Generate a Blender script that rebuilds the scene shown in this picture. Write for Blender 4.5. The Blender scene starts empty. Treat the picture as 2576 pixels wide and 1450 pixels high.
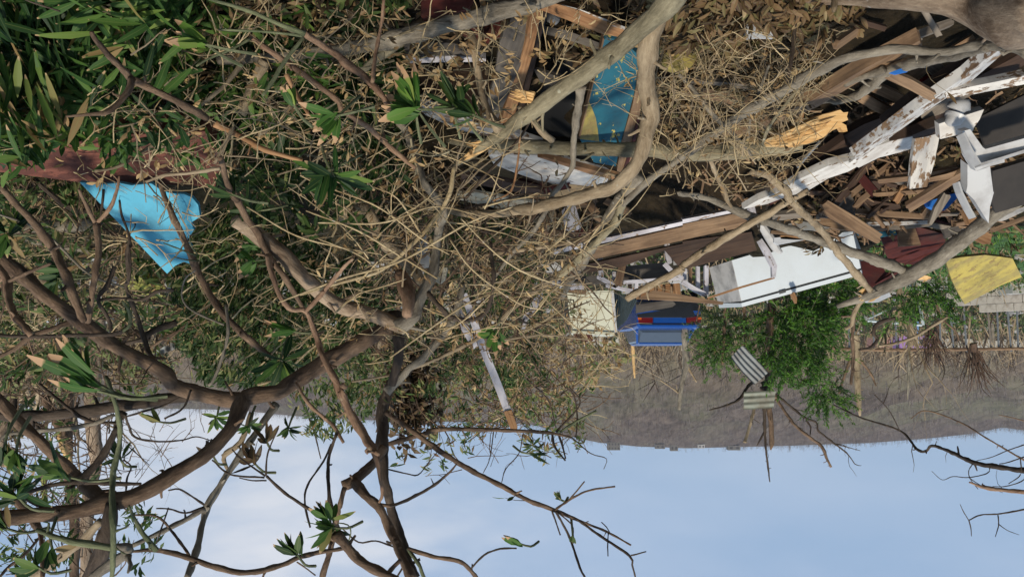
import bpy, math, random
import numpy as np
from mathutils import Vector, Matrix
random.seed(7); RNG = np.random.default_rng(7)
SC = bpy.context.scene
# ------------------------------------------------------------------ camera
CAMZ = 1.7; FPX = 1873.0; HOR = 895.0
PITCH = math.atan((HOR-725.0)/FPX)
cam_d = bpy.data.cameras.new('camera'); cam = bpy.data.objects.new('camera', cam_d)
SC.collection.objects.link(cam); SC.camera = cam
cam_d.sensor_width = 36.0; cam_d.lens = 36.0*FPX/2575.5
cam_d.clip_start = 0.05; cam_d.clip_end = 6000
cam.location = (0, 0, CAMZ)
cam.rotation_euler = (Matrix.Rotation(math.pi/2-PITCH, 4, 'X') @ Matrix.Rotation(math.pi, 4, 'Z')).to_euler()
# ------------------------------------------------------------------ sky, sun, exposure
SUN_EL = math.radians(48); SUN_AZ = math.radians(162)      # azimuth clockwise from +Y
w = bpy.data.worlds.new('World'); SC.world = w; w.use_nodes = True
nt = w.node_tree; nt.nodes.clear()
def N(nt, t, **k):
    n = nt.nodes.new(t)
    for a, b in k.items():
        if a.startswith('i_'): n.inputs[int(a[2:])].default_value = b
        else: setattr(n, a, b)
    return n
def lk(nt, a, b): nt.links.new(a, b)
sky = N(nt, 'ShaderNodeTexSky', sky_type='NISHITA', sun_disc=False, sun_elevation=SUN_EL, sun_rotation=SUN_AZ)
sky.air_density = 1.0; sky.dust_density = 1.5; sky.ozone_density = 2.0
tc = N(nt, 'ShaderNodeTexCoord')
mp = N(nt, 'ShaderNodeMapping'); mp.inputs['Scale'].default_value = (1.0, 1.0, 3.2)
no = N(nt, 'ShaderNodeTexNoise'); no.inputs['Scale'].default_value = 2.3; no.inputs['Detail'].default_value = 5; no.inputs['Roughness'].default_value = .52
lk(nt, tc.outputs['Generated'], mp.inputs['Vector']); lk(nt, mp.outputs[0], no.inputs['Vector'])
cr = N(nt, 'ShaderNodeValToRGB'); e = cr.color_ramp.elements
e[0].position = .38; e[0].color = (3.4, 4.9, 7.1, 1); e[1].position = .68; e[1].color = (4.7, 5.9, 7.8, 1)
lk(nt, no.outputs['Fac'], cr.inputs[0])
mx = N(nt, 'ShaderNodeMix', data_type='RGBA'); mx.inputs[0].default_value = .86
lk(nt, sky.outputs[0], mx.inputs[6]); lk(nt, cr.outputs[0], mx.inputs[7])
# brighter cloud bank low over the right-hand end of the valley
dp = N(nt, 'ShaderNodeVectorMath', operation='DOT_PRODUCT'); nrm = N(nt, 'ShaderNodeVectorMath', operation='NORMALIZE')
lk(nt, tc.outputs['Generated'], nrm.inputs[0]); lk(nt, nrm.outputs[0], dp.inputs[0])
cd = Vector((.50, 1.0, .10)).normalized(); dp.inputs[1].default_value = cd
ad = N(nt, 'ShaderNodeMath', operation='MULTIPLY_ADD', i_1=.42, i_2=0.0); lk(nt, no.outputs['Fac'], ad.inputs[0])
sm = N(nt, 'ShaderNodeMath', operation='ADD'); lk(nt, dp.outputs['Value'], sm.inputs[0]); lk(nt, ad.outputs[0], sm.inputs[1])
mr = N(nt, 'ShaderNodeMapRange', interpolation_type='SMOOTHSTEP'); mr.inputs[1].default_value = 1.13; mr.inputs[2].default_value = 1.28; mr.inputs[4].default_value = .75
lk(nt, sm.outputs[0], mr.inputs[0])
mx2 = N(nt, 'ShaderNodeMix', data_type='RGBA'); mx2.inputs[7].default_value = (9.4, 9.2, 9.2, 1)
lk(nt, mr.outputs[0], mx2.inputs[0]); lk(nt, mx.outputs[2], mx2.inputs[6])
bg = N(nt, 'ShaderNodeBackground'); bg.inputs[1].default_value = .10
out = N(nt, 'ShaderNodeOutputWorld'); lk(nt, mx2.outputs[2], bg.inputs[0]); lk(nt, bg.outputs[0], out.inputs[0])
sl = bpy.data.lights.new('sun', 'SUN'); sl.energy = 3.7; sl.angle = math.radians(5); sl.color = (1, .92, .79)
so = bpy.data.objects.new('sun', sl); SC.collection.objects.link(so)
sd = Vector((math.sin(SUN_AZ)*math.cos(SUN_EL), math.cos(SUN_AZ)*math.cos(SUN_EL), math.sin(SUN_EL)))
so.rotation_euler = sd.to_track_quat('Z', 'Y').to_euler()
SC.view_settings.view_transform = 'Standard'; SC.view_settings.look = 'None'
SC.view_settings.exposure = 0.0; SC.view_settings.gamma = 1.0
# ------------------------------------------------------------------ projection helpers
_c, _s = math.cos(PITCH), math.sin(PITCH)
def ray(u, v):
    a = -(u-1287.5)/FPX; b = (v-725.0)/FPX
    return np.array([a, _c+b*_s, -_s+b*_c])
def P(u, v, d):
    r = ray(u, v); r = r/r[1]*d
    return np.array([r[0], r[1], CAMZ+r[2]])
def sst(x, a, b):
    t = min(1, max(0, (x-a)/(b-a))); return t*t*(3-2*t)
PITS = [(-.36, 3.75, .55, .5), (-1.25, 5.1, .75, .8), (-1.0, 6.3, .6, .5), (-2.0, 4.5, .7, .55), (.5, 4.1, .45, .35), (-3.0, 4.6, .7, .5)]
def M(x, y):
    cut = 9.4 + min(0, (x+3.2))*1.2
    m = (.2+.4*sst(y, 2.2, 5.5))*(1-sst(y, cut-1.6, cut+1.4))
    for px, py, pr, pd in PITS:
        q = ((x-px)**2+((y-py)*.8)**2)/(pr*pr)
        if q < 4: m -= pd*math.exp(-q*q*1.2)
    m += m*(.16*math.sin(x*2.3+y*1.1)+.14*math.sin(x*4.1-y*3.3+1)+.08*math.sin(x*9+y*7))
    return m
def dsurf(u, v, h=0.0, far=60):
    r = ray(u, v); r = r/r[1]
    d = 1.6
    while d < far:
        if CAMZ+r[2]*d <= M(r[0]*d, d)+h: return d
        d += .04 if d < 12 else .5
    return far
CROP = {'a': (0, 0), 'b': (1, 0), 'c': (2, 0), 'd': (0, 1), 'e': (1, 1), 'f': (2, 1), 'g': (0, 2), 'h': (1, 2), 'i': (2, 2)}
def conv(k, x, y):
    if k == 'o': return (x, y)
    cx, cy = CROP[k]; return (cx*858.2+x/3.0, cy*482.8+y/3.0)
def parse(s):
    """'g 0,10,30 4,5 h 1,2' -> [(u,v,w)] in overview pixels"""
    k = 'o'; wd = 20; o = []
    for t in s.split():
        if t in 'abcdefghio': k = t; continue
        q = [float(z) for z in t.split(',')]
        if len(q) > 2: wd = q[2]
        u, v = conv(k, q[0], q[1]); o.append((u, v, wd/3.0 if k != 'o' else wd))
    return o
# ------------------------------------------------------------------ materials
def rgb(r, g, b):
    f = lambda c: ((c/255+.055)/1.055)**2.4 if c/255 > .04045 else c/255/12.92
    return (f(r), f(g), f(b), 1)
MATS = {}
def base_mat(name):
    m = bpy.data.materials.new(name); m.use_nodes = True; nt = m.node_tree; nt.nodes.clear()
    o = N(nt, 'ShaderNodeOutputMaterial'); b = N(nt, 'ShaderNodeBsdfPrincipled'); lk(nt, b.outputs[0], o.inputs[0])
    return m, nt, b, o
def attr(nt):
    a = N(nt, 'ShaderNodeAttribute'); a.attribute_name = 'tc'; return a
def noise(nt, vec, scale, detail=4, rough=.6):
    n = N(nt, 'ShaderNodeTexNoise'); n.inputs['Scale'].default_value = scale; n.inputs['Detail'].default_value = detail; n.inputs['Roughness'].default_value = rough
    lk(nt, vec, n.inputs['Vector']); return n
def mapv(nt, vec, sc):
    m = N(nt, 'ShaderNodeMapping'); m.inputs['Scale'].default_value = sc; lk(nt, vec, m.inputs['Vector']); return m.outputs[0]
def ramp(nt, fac, stops):
    c = N(nt, 'ShaderNodeValToRGB'); el = c.color_ramp.elements
    while len(el) > 1: el.remove(el[-1])
    el[0].position = stops[0][0]; el[0].color = stops[0][1]
    for p, col in stops[1:]:
        x = el.new(p); x.color = col
    lk(nt, fac, c.inputs[0]); return c.outputs[0]
def mix(nt, f, a, b, mode='MIX'):
    m = N(nt, 'ShaderNodeMix', data_type='RGBA', blend_type=mode)
    for s, x in ((0, f), (6, a), (7, b)):
        if isinstance(x, (int, float, tuple)): m.inputs[s].default_value = x
        else: lk(nt, x, m.inputs[s])
    return m.outputs[2]
def bump(nt, b, h, st, dist=.01):
    n = N(nt, 'ShaderNodeBump'); n.inputs['Strength'].default_value = st; n.inputs['Distance'].default_value = dist
    lk(nt, h, n.inputs['Height']); lk(nt, n.outputs[0], b.inputs['Normal'])
def bark(name, c1, c2, c3, moss=None):
    m, nt, b, o = base_mat(name); a = attr(nt)
    v = mapv(nt, a.outputs['Vector'], (9, 30, 30)); n1 = noise(nt, v, 2.0, 8, .78)
    n2 = noise(nt, mapv(nt, a.outputs['Vector'], (3, 7, 7)), 1.3, 4, .6)
    col = ramp(nt, n1.outputs['Fac'], [(.38, c1), (.5, c2), (.62, c3)])
    col = mix(nt, .55, col, ramp(nt, n2.outputs['Fac'], [(.35, c1), (.62, c3)]))
    # ring scars and pale lichen flecks
    vo = N(nt, 'ShaderNodeTexVoronoi'); vo.inputs['Scale'].default_value = 26; lk(nt, a.outputs['Vector'], vo.inputs['Vector'])
    fl = ramp(nt, vo.outputs['Distance'], [(.0, (1, 1, 1, 1)), (.16, (1, 1, 1, 1)), (.24, (0, 0, 0, 1))])
    fn = ramp(nt, noise(nt, a.outputs['Vector'], 9, 2).outputs['Fac'], [(.55, (0, 0, 0, 1)), (.7, (.45, .45, .45, 1))])
    fl = mix(nt, 1.0, fl, fn, 'MULTIPLY')
    lich = tuple(min(.6, x*1.9+.03) for x in c3[:3])+(1,)
    col = mix(nt, fl, col, lich)
    lk(nt, col, b.inputs['Base Color']); b.inputs['Roughness'].default_value = .85; b.inputs['Specular IOR Level'].default_value = .25
    bump(nt, b, n1.outputs['Fac'], 1.0, .012); MATS[name] = m
bark('bark_grey', rgb(86, 78, 66), rgb(128, 118, 102), rgb(166, 155, 136))
bark('bark_rough', rgb(92, 74, 58), rgb(146, 122, 98), rgb(190, 168, 142))
bark('bark_olive', rgb(92, 84, 64), rgb(136, 125, 98), rgb(172, 160, 130))
bark('bark_brown', rgb(58, 45, 35), rgb(102, 81, 63), rgb(148, 122, 98))
bark('bark_red', rgb(88, 64, 48), rgb(138, 106, 82), rgb(178, 146, 118))
bark('bark_dark', rgb(42, 34, 28), rgb(68, 56, 46), rgb(102, 88, 74))
bark('bark_green', rgb(64, 72, 48), rgb(98, 104, 72), rgb(140, 142, 106))
bark('twig_tan', rgb(122, 100, 66), rgb(184, 158, 114), rgb(222, 200, 158))
bark('bark_tan', rgb(112, 94, 70), rgb(150, 130, 102), rgb(184, 164, 134))
def wood(name, c1, c2, c3, paint=None, cover=.5, ptint=None):
    """weathered board; paint = colour flaking off by noise"""
    m, nt, b, o = base_mat(name); a = attr(nt)
    g = noise(nt, mapv(nt, a.outputs['Vector'], (2.2, 60, 60)), 1.0, 6, .7)
    k = noise(nt, mapv(nt, a.outputs['Vector'], (2, 7, 7)), 1.3, 4)
    col = ramp(nt, g.outputs['Fac'], [(.3, c1), (.5, c2), (.7, c3)])
    col = mix(nt, .35, col, ramp(nt, k.outputs['Fac'], [(.38, c1), (.6, c3)]))
    if paint:
        pn = noise(nt, mapv(nt, a.outputs['Vector'], (4, 9, 9)), 2.4, 8, .68)
        f = ramp(nt, pn.outputs['Fac'], [(cover-.015, (1, 1, 1, 1)), (cover+.015, (0, 0, 0, 1))])
        p2 = tuple(x*.72 for x in paint[:3])+(1,)
        pc = mix(nt, ramp(nt, k.outputs['Fac'], [(.42, (0, 0, 0, 1)), (.66, (1, 1, 1, 1))]), paint, ptint or p2)
        col = mix(nt, f, col, pc)
        bump(nt, b, f, .5, .003)
    else: bump(nt, b, g.outputs['Fac'], .6, .004)
    # grime
    gr = noise(nt, a.outputs['Vector'], 3.1, 7, .7)
    col = mix(nt, ramp(nt, gr.outputs['Fac'], [(.50, (0, 0, 0, 1)), (.74, (.5, .5, .5, 1))]), col, (.05, .04, .03, 1))
    lk(nt, col, b.inputs['Base Color']); b.inputs['Roughness'].default_value = .78; b.inputs['Specular IOR Level'].default_value = .3
    MATS[name] = m
W1, W2, W3 = rgb(80, 60, 44), rgb(120, 94, 70), rgb(158, 130, 100)
wood('wood_brown', W1, W2, W3)
wood('wood_orange', rgb(98, 66, 42), rgb(146, 106, 70), rgb(182, 142, 102))
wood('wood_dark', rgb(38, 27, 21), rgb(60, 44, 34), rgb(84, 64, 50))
wood('wood_grey', rgb(84, 76, 68), rgb(122, 110, 96), rgb(152, 142, 128))
wood('wood_fresh', rgb(176, 128, 74), rgb(216, 172, 110), rgb(236, 204, 150))
wood('wood_maroon', rgb(40, 14, 14), rgb(66, 24, 22), rgb(92, 42, 34))
wood('ply_tan', rgb(140, 112, 78), rgb(178, 148, 108), rgb(200, 172, 132))
wood('paint_white', W1, W2, W3, rgb(214, 209, 200), .60, rgb(178, 170, 160))
wood('paint_white_worn', W1, W2, W3, rgb(208, 202, 192), .535, rgb(160, 158, 156))
wood('paint_lilac', W1, W2, W3, rgb(208, 204, 208), .60, rgb(174, 168, 170))
wood('paint_blue', rgb(150, 110, 70), rgb(180, 140, 95), rgb(205, 168, 122), rgb(88, 168, 194), .80, rgb(86, 165, 191))
wood('paint_teal', rgb(176, 156, 70), rgb(196, 176, 84), rgb(206, 190, 104), rgb(40, 100, 116), .61, rgb(34, 88, 106))
wood('paint_yellow', rgb(120, 100, 60), rgb(150, 130, 80), rgb(170, 150, 100), rgb(178, 160, 84), .56, rgb(140, 128, 84))
wood('paint_cream', W1, W2, W3, rgb(196, 188, 166), .6, rgb(168, 158, 136))
wood('board_grey', rgb(60, 54, 50), rgb(84, 78, 72), rgb(108, 102, 94))
wood('board_maroon', rgb(60, 26, 22), rgb(84, 40, 32), rgb(112, 62, 50), rgb(98, 46, 38), .55, rgb(76, 34, 30))
wood('clay_red', rgb(62, 34, 28), rgb(104, 58, 46), rgb(132, 84, 68), rgb(96, 56, 46), .50, rgb(66, 38, 32))
def plain(name, c, rough=.5, metal=0, c2=None, scale=6, dirt=.35, spec=.5, bmp=0):
    m, nt, b, o = base_mat(name); a = attr(nt)
    n = noise(nt, a.outputs['Vector'], scale, 6, .65)
    c2 = c2 or tuple(x*.6 for x in c[:3])+(1,)
    col = mix(nt, ramp(nt, n.outputs['Fac'], [(.45, (0, 0, 0, 1)), (.7, (dirt*2, dirt*2, dirt*2, 1))]), c, c2)
    lk(nt, col, b.inputs['Base Color']); b.inputs['Roughness'].default_value = rough; b.inputs['Metallic'].default_value = metal
    b.inputs['Specular IOR Level'].default_value = spec
    if bmp: bump(nt, b, n.outputs['Fac'], bmp, .02)
    MATS[name] = m
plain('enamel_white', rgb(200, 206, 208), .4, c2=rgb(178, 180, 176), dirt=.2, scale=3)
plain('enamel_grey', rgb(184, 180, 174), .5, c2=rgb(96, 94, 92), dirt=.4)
plain('enamel_cream', rgb(206, 204, 180), .4, c2=rgb(176, 166, 128), dirt=.35, scale=4)
plain('ribbed_grey', rgb(74, 84, 84), .5, c2=rgb(52, 58, 58))
plain('plastic_white', rgb(188, 186, 182), .4, c2=rgb(136, 130, 124), dirt=.4, scale=5)
plain('plastic_dark', rgb(46, 46, 54), .35)
plain('gasket', rgb(50, 52, 52), .6)
plain('car_blue', rgb(18, 66, 136), .22, c2=rgb(22, 66, 130), dirt=.15)
plain('car_trim', rgb(24, 26, 30), .4)
plain('car_glass', rgb(66, 76, 88), .12, spec=.8, dirt=.1)
plain('car_lamp', rgb(96, 18, 22), .2, dirt=.1)
plain('car_orange', rgb(190, 90, 30), .2, dirt=.1)
plain('number_plate', rgb(210, 206, 190), .4, dirt=.1)
plain('rubber_and_shade', rgb(26, 26, 26), .8)  # tyre rubber; also colours the painted shade inside the wardrobe
plain('metal_sheet', rgb(150, 152, 148), .6, .1, c2=rgb(104, 88, 74), dirt=.35, scale=5)
plain('metal_dull', rgb(140, 142, 126), .6, .15, c2=rgb(112, 100, 82), dirt=.4, scale=5)
plain('cloth_blue', rgb(36, 108, 188), .8)
plain('cloth_white', rgb(196, 198, 200), .8, dirt=.3)
plain('inner_dark', rgb(50, 44, 38), .8, c2=rgb(30, 26, 22))
plain('concrete', rgb(186, 176, 164), .9, c2=rgb(146, 134, 122), dirt=.5, bmp=.4)
plain('concrete_pale', rgb(176, 172, 166), .9, c2=rgb(140, 134, 126), dirt=.4)
plain('wall_pink', rgb(190, 140, 130), .9); plain('wall_lilac', rgb(170, 130, 190), .9); plain('wall_yellow', rgb(200, 180, 120), .9); plain('wall_cream', rgb(196, 190, 176), .9)
plain('ridge_grey', rgb(104, 98, 88), .9); plain('opening_dark', rgb(40, 38, 36), .9); plain('paint_post_blue', rgb(120, 150, 190), .6); plain('galvanised', rgb(140, 142, 142), .5, .5)
plain('root_brown', rgb(96, 74, 58), .9, c2=rgb(60, 44, 34), dirt=.5, scale=20, bmp=.8)
def leafmat(name, stops, tip=None, tipat=.8, trans=.3):
    m, nt, b, o = base_mat(name); a = attr(nt)
    sp = N(nt, 'ShaderNodeSeparateXYZ'); lk(nt, a.outputs['Vector'], sp.inputs[0])
    col = ramp(nt, sp.outputs['Z'], stops)
    # pale midrib
    ab = N(nt, 'ShaderNodeMath', operation='ABSOLUTE'); lk(nt, sp.outputs['Y'], ab.inputs[0])
    rib = ramp(nt, ab.outputs[0], [(.0, (.45, .45, .45, 1)), (.14, (0, 0, 0, 1))])
    col = mix(nt, rib, col, (.22, .26, .08, 1))
    if tip:
        g = N(nt, 'ShaderNodeNewGeometry'); n = noise(nt, g.outputs['Position'], 11, 3)
        s = N(nt, 'ShaderNodeMath', operation='MULTIPLY_ADD', i_1=.55); lk(nt, n.outputs['Fac'], s.inputs[0]); lk(nt, sp.outputs['X'], s.inputs[2])
        f = ramp(nt, s.outputs[0], [(0, (0, 0, 0, 1)), (1, (1, 1, 1, 1))])
        mr = N(nt, 'ShaderNodeMapRange'); mr.inputs[1].default_value = tipat+.34; mr.inputs[2].default_value = tipat+.38; lk(nt, s.outputs[0], mr.inputs[0])
        col = mix(nt, mr.outputs[0], col, tip)
    lk(nt, col, b.inputs['Base Color']); b.inputs['Roughness'].default_value = .55; b.inputs['Specular IOR Level'].default_value = .25
    tr = N(nt, 'ShaderNodeBsdfTranslucent'); lk(nt, col, tr.inputs[0]); ms = N(nt, 'ShaderNodeMixShader', i_0=trans)
    lk(nt, b.outputs[0], ms.inputs[1]); lk(nt, tr.outputs[0], ms.inputs[2]); lk(nt, ms.outputs[0], o.inputs[0])
    MATS[name] = m
TAN = rgb(190, 158, 116)
leafmat('leaf_dark', [(0, rgb(24, 44, 22)), (.45, rgb(42, 74, 32)), (.7, rgb(72, 104, 44)), (.88, rgb(108, 130, 58)), (.95, rgb(140, 116, 74))], TAN, .86)
leafmat('leaf_bright', [(0, rgb(50, 82, 34)), (.5, rgb(74, 112, 44)), (.85, rgb(108, 142, 60)), (1, rgb(146, 158, 80))], rgb(196, 158, 120), .70)
leafmat('leaf_mid', [(0, rgb(26, 44, 20)), (.4, rgb(46, 70, 30)), (.64, rgb(80, 102, 50)), (.8, rgb(134, 136, 86)), (.88, rgb(160, 130, 88)), (1, rgb(112, 80, 54))], TAN, .84)
leafmat('leaf_conifer', [(0, rgb(34, 62, 20)), (.5, rgb(58, 100, 28)), (.85, rgb(98, 140, 42)), (1, rgb(134, 158, 66))])
leafmat('leaf_dry', [(0, rgb(84, 62, 40)), (.4, rgb(140, 110, 74)), (.75, rgb(184, 154, 108)), (1, rgb(206, 180, 134))], trans=.2)
leafmat('leaf_litter', [(0, rgb(44, 32, 22)), (.35, rgb(84, 64, 44)), (.62, rgb(128, 102, 72)), (.8, rgb(98, 96, 60)), (1, rgb(184, 158, 120))], trans=.15)
leafmat('leaf_yellow', [(0, rgb(150, 156, 76)), (1, rgb(206, 204, 120))])
def ground_mat():
    m, nt, b, o = base_mat('soil'); g = N(nt, 'ShaderNodeNewGeometry')
    n = noise(nt, g.outputs['Position'], 1.1, 8, .7); n2 = noise(nt, g.outputs['Position'], .09, 4, .6); n3 = noise(nt, g.outputs['Position'], 14, 5, .7)
    c = ramp(nt, n.outputs['Fac'], [(.35, rgb(16, 13, 10)), (.5, rgb(30, 25, 19)), (.68, rgb(60, 50, 37))])
    c = mix(nt, ramp(nt, n2.outputs['Fac'], [(.42, (0, 0, 0, 1)), (.6, (.6, .6, .6, 1))]), c, rgb(62, 64, 42))
    c = mix(nt, .3, c, ramp(nt, n3.outputs['Fac'], [(.35, rgb(16, 13, 10)), (.65, rgb(80, 68, 52))]))
    lk(nt, c, b.inputs['Base Color']); b.inputs['Roughness'].default_value = 1; b.inputs['Specular IOR Level'].default_value = .1
    bump(nt, b, n3.outputs['Fac'], 1, .03); MATS['soil'] = m
    m, nt, b, o = base_mat('lawn'); g = N(nt, 'ShaderNodeNewGeometry'); n = noise(nt, g.outputs['Position'], 2.4, 8, .75)
    c = ramp(nt, n.outputs['Fac'], [(.35, rgb(38, 66, 26)), (.55, rgb(62, 98, 38)), (.7, rgb(98, 112, 58))])
    lk(nt, c, b.inputs['Base Color']); b.inputs['Roughness'].default_value = 1; MATS['lawn'] = m
    m, nt, b, o = base_mat('hillside'); g = N(nt, 'ShaderNodeNewGeometry')
    n = noise(nt, mapv(nt, g.outputs['Position'], (1, .06, .8)), .13, 8, .72); n2 = noise(nt, mapv(nt, g.outputs['Position'], (1, .3, 1.5)), .02, 5, .6); n3 = noise(nt, mapv(nt, g.outputs['Position'], (1, .02, .45)), .9, 5, .7)
    c = ramp(nt, n.outputs['Fac'], [(.38, rgb(42, 36, 32)), (.5, rgb(72, 62, 56)), (.62, rgb(104, 92, 82))])
    c = mix(nt, ramp(nt, n2.outputs['Fac'], [(.47, (0, 0, 0, 1)), (.6, (.6, .6, .6, 1))]), c, rgb(104, 106, 78))
    sp = N(nt, 'ShaderNodeSeparateXYZ'); lk(nt, g.outputs['Position'], sp.inputs[0]); zz = N(nt, 'ShaderNodeMath', operation='MULTIPLY_ADD', i_1=14.0); lk(nt, n2.outputs['Fac'], zz.inputs[0]); lk(nt, sp.outputs['Z'], zz.inputs[2])
    mrz = N(nt, 'ShaderNodeMapRange', interpolation_type='SMOOTHSTEP'); mrz.inputs[1].default_value = 12; mrz.inputs[2].default_value = 24; lk(nt, zz.outputs[0], mrz.inputs[0])
    c = mix(nt, mrz.outputs[0], mix(nt, .5, c, rgb(116, 102, 78)), c)
    mrc = N(nt, 'ShaderNodeMapRange', interpolation_type='SMOOTHSTEP'); mrc.inputs[1].default_value = 34; mrc.inputs[2].default_value = 50; mrc.inputs[4].default_value = .5; lk(nt, zz.outputs[0], mrc.inputs[0])
    c = mix(nt, mrc.outputs[0], c, rgb(74, 62, 56))
    c = mix(nt, .3, c, ramp(nt, n3.outputs['Fac'], [(.35, rgb(50, 42, 38)), (.65, rgb(136, 124, 112))]))
    lk(nt, c, b.inputs['Base Color']); b.inputs['Roughness'].default_value = 1; b.inputs['Specular IOR Level'].default_value = 0; MATS['hillside'] = m
ground_mat()
plain('bare_wood', rgb(124, 114, 110), .95, c2=rgb(88, 80, 80), dirt=.5, scale=.2, spec=.1)
plain('bare_dark', rgb(70, 60, 54), .95, spec=.1); plain('bare_pale', rgb(142, 130, 114), .95, spec=.1)
# ------------------------------------------------------------------ mesh builder
class MB:
    def __init__(s): s.v = []; s.t = []; s.q = []; s.p = []; s.n = 0
    def add(s, v, t, q=None, polys=()):
        v = np.asarray(v, float).reshape(-1, 3); t = np.asarray(t, float).reshape(-1, 3)
        if q is not None and len(q): s.q.append(np.asarray(q, int)+s.n)
        for p in polys: s.p.append([i+s.n for i in p])
        s.v.append(v); s.t.append(t); s.n += len(v)
    def build(s, name, mat, parent=None, smooth=False, origin=None):
        v = np.concatenate(s.v); t = np.concatenate(s.t)
        if parent is not None: origin = np.array(parent.location) if parent.type == 'EMPTY' else PAR[parent.name]
        if origin is None: origin = np.array([v[:, 0].mean(), v[:, 1].mean(), v[:, 2].min()])
        origin = np.asarray(origin, float)
        v = v-origin
        q = np.concatenate(s.q) if s.q else np.zeros((0, 4), int)
        loops = q.reshape(-1).tolist(); starts = list(range(0, len(loops), 4)); tot = [4]*len(starts)
        for p in s.p: starts.append(len(loops)); tot.append(len(p)); loops += p
        me = bpy.data.meshes.new(name); me.vertices.add(len(v)); me.vertices.foreach_set('co', v.reshape(-1))
        me.loops.add(len(loops)); me.loops.foreach_set('vertex_index', loops)
        me.polygons.add(len(starts)); me.polygons.foreach_set('loop_start', starts)
        try: me.polygons.foreach_set('loop_total', tot)
        except Exception: pass
        me.update(calc_edges=True); me.validate()
        me.polygons.foreach_set('use_smooth', [bool(smooth)]*len(me.polygons))
        at = me.attributes.new('tc', 'FLOAT_VECTOR', 'POINT'); at.data.foreach_set('vector', t.reshape(-1))
        me.materials.append(MATS[mat]); o = bpy.data.objects.new(name, me); SC.collection.objects.link(o)
        if parent is not None: o.parent = parent
        else: o.location = origin
        PAR[o.name] = origin
        return o
PAR = {}
LABELS = set()
def tag(o, label, cat, group=None):
    o['label'] = label; o['category'] = cat
    if group: o['group'] = group
    return o
def root(name, loc, label, cat, group=None):
    o = bpy.data.objects.new(name, None); o.empty_display_size = .1; SC.collection.objects.link(o); o.location = [float(z) for z in loc]
    bpy.context.view_layer.update()
    return tag(o, label, cat, group)
def kind(o, k): o['kind'] = k; return o
def smooth_path(p, r, step):
    p = np.asarray(p, float); r = np.asarray(r, float)
    if len(p) < 3:
        n = max(2, int(np.linalg.norm(p[1]-p[0])/step)+1); t = np.linspace(0, 1, n)[:, None]
        return p[0]*(1-t)+p[1]*t, r[0]*(1-t[:, 0])+r[1]*t[:, 0]
    P0 = np.vstack([2*p[0]-p[1], p, 2*p[-1]-p[-2]]); o = []; ro = []
    for i in range(len(p)-1):
        a, b, c, d = P0[i:i+4]; n = max(2, int(np.linalg.norm(c-b)/step)+1)
        for k in range(n):
            t = k/n; o.append(.5*((2*b)+(c-a)*t+(2*a-5*b+4*c-d)*t*t+(3*b-a-3*c+d)*t**3)); ro.append(r[i]*(1-t)+r[i+1]*t)
    o.append(p[-1]); ro.append(r[-1]); return np.array(o), np.array(ro)
def tube(mb, p, r, ns=8, rough=.0, step=None, smooth=True, off=None):
    p = np.asarray(p, float); r = np.asarray(r, float)*np.ones(len(p))
    if smooth: p, r = smooth_path(p, r, step or max(.03, r.mean()*1.6))
    n = len(p); tg = np.gradient(p, axis=0); tg /= np.linalg.norm(tg, axis=1)[:, None]+1e-9
    up = np.array([.31, .17, .93]); s1 = np.cross(tg, up); s1 /= np.linalg.norm(s1, axis=1)[:, None]+1e-9; s2 = np.cross(tg, s1)
    al = np.concatenate([[0], np.cumsum(np.linalg.norm(np.diff(p, axis=0), axis=1))])
    an = np.linspace(0, 2*math.pi, ns, endpoint=False); ca, sa = np.cos(an), np.sin(an)
    rr = r[:, None]*np.ones(ns)
    if rough:
        ph = RNG.random(6)*6.28
        for k in range(3): rr = rr*(1+rough*.5*np.sin(al[:, None]/(r.mean()+.004)*(.5+.4*k)+ph[k]+an*(k % 3)))
        rr *= 1+rough*(RNG.random(rr.shape)-.5)
    v = p[:, None, :]+s1[:, None, :]*(rr*ca)[:, :, None]+s2[:, None, :]*(rr*sa)[:, :, None]
    of = random.random()*40 if off is None else off
    t = np.stack([np.repeat(al[:, None], ns, 1)+of, rr*ca+of, rr*sa], 2)
    i = np.arange(n-1)[:, None]*ns; j = np.arange(ns)[None, :]; k = (j+1) % ns
    q = np.stack([i+j, i+k, i+ns+k, i+ns+j], 2).reshape(-1, 4)
    mb.add(v.reshape(-1, 3), t.reshape(-1, 3), q, [list(range(ns))[::-1], [(n-1)*ns+z for z in range(ns)]])
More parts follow.
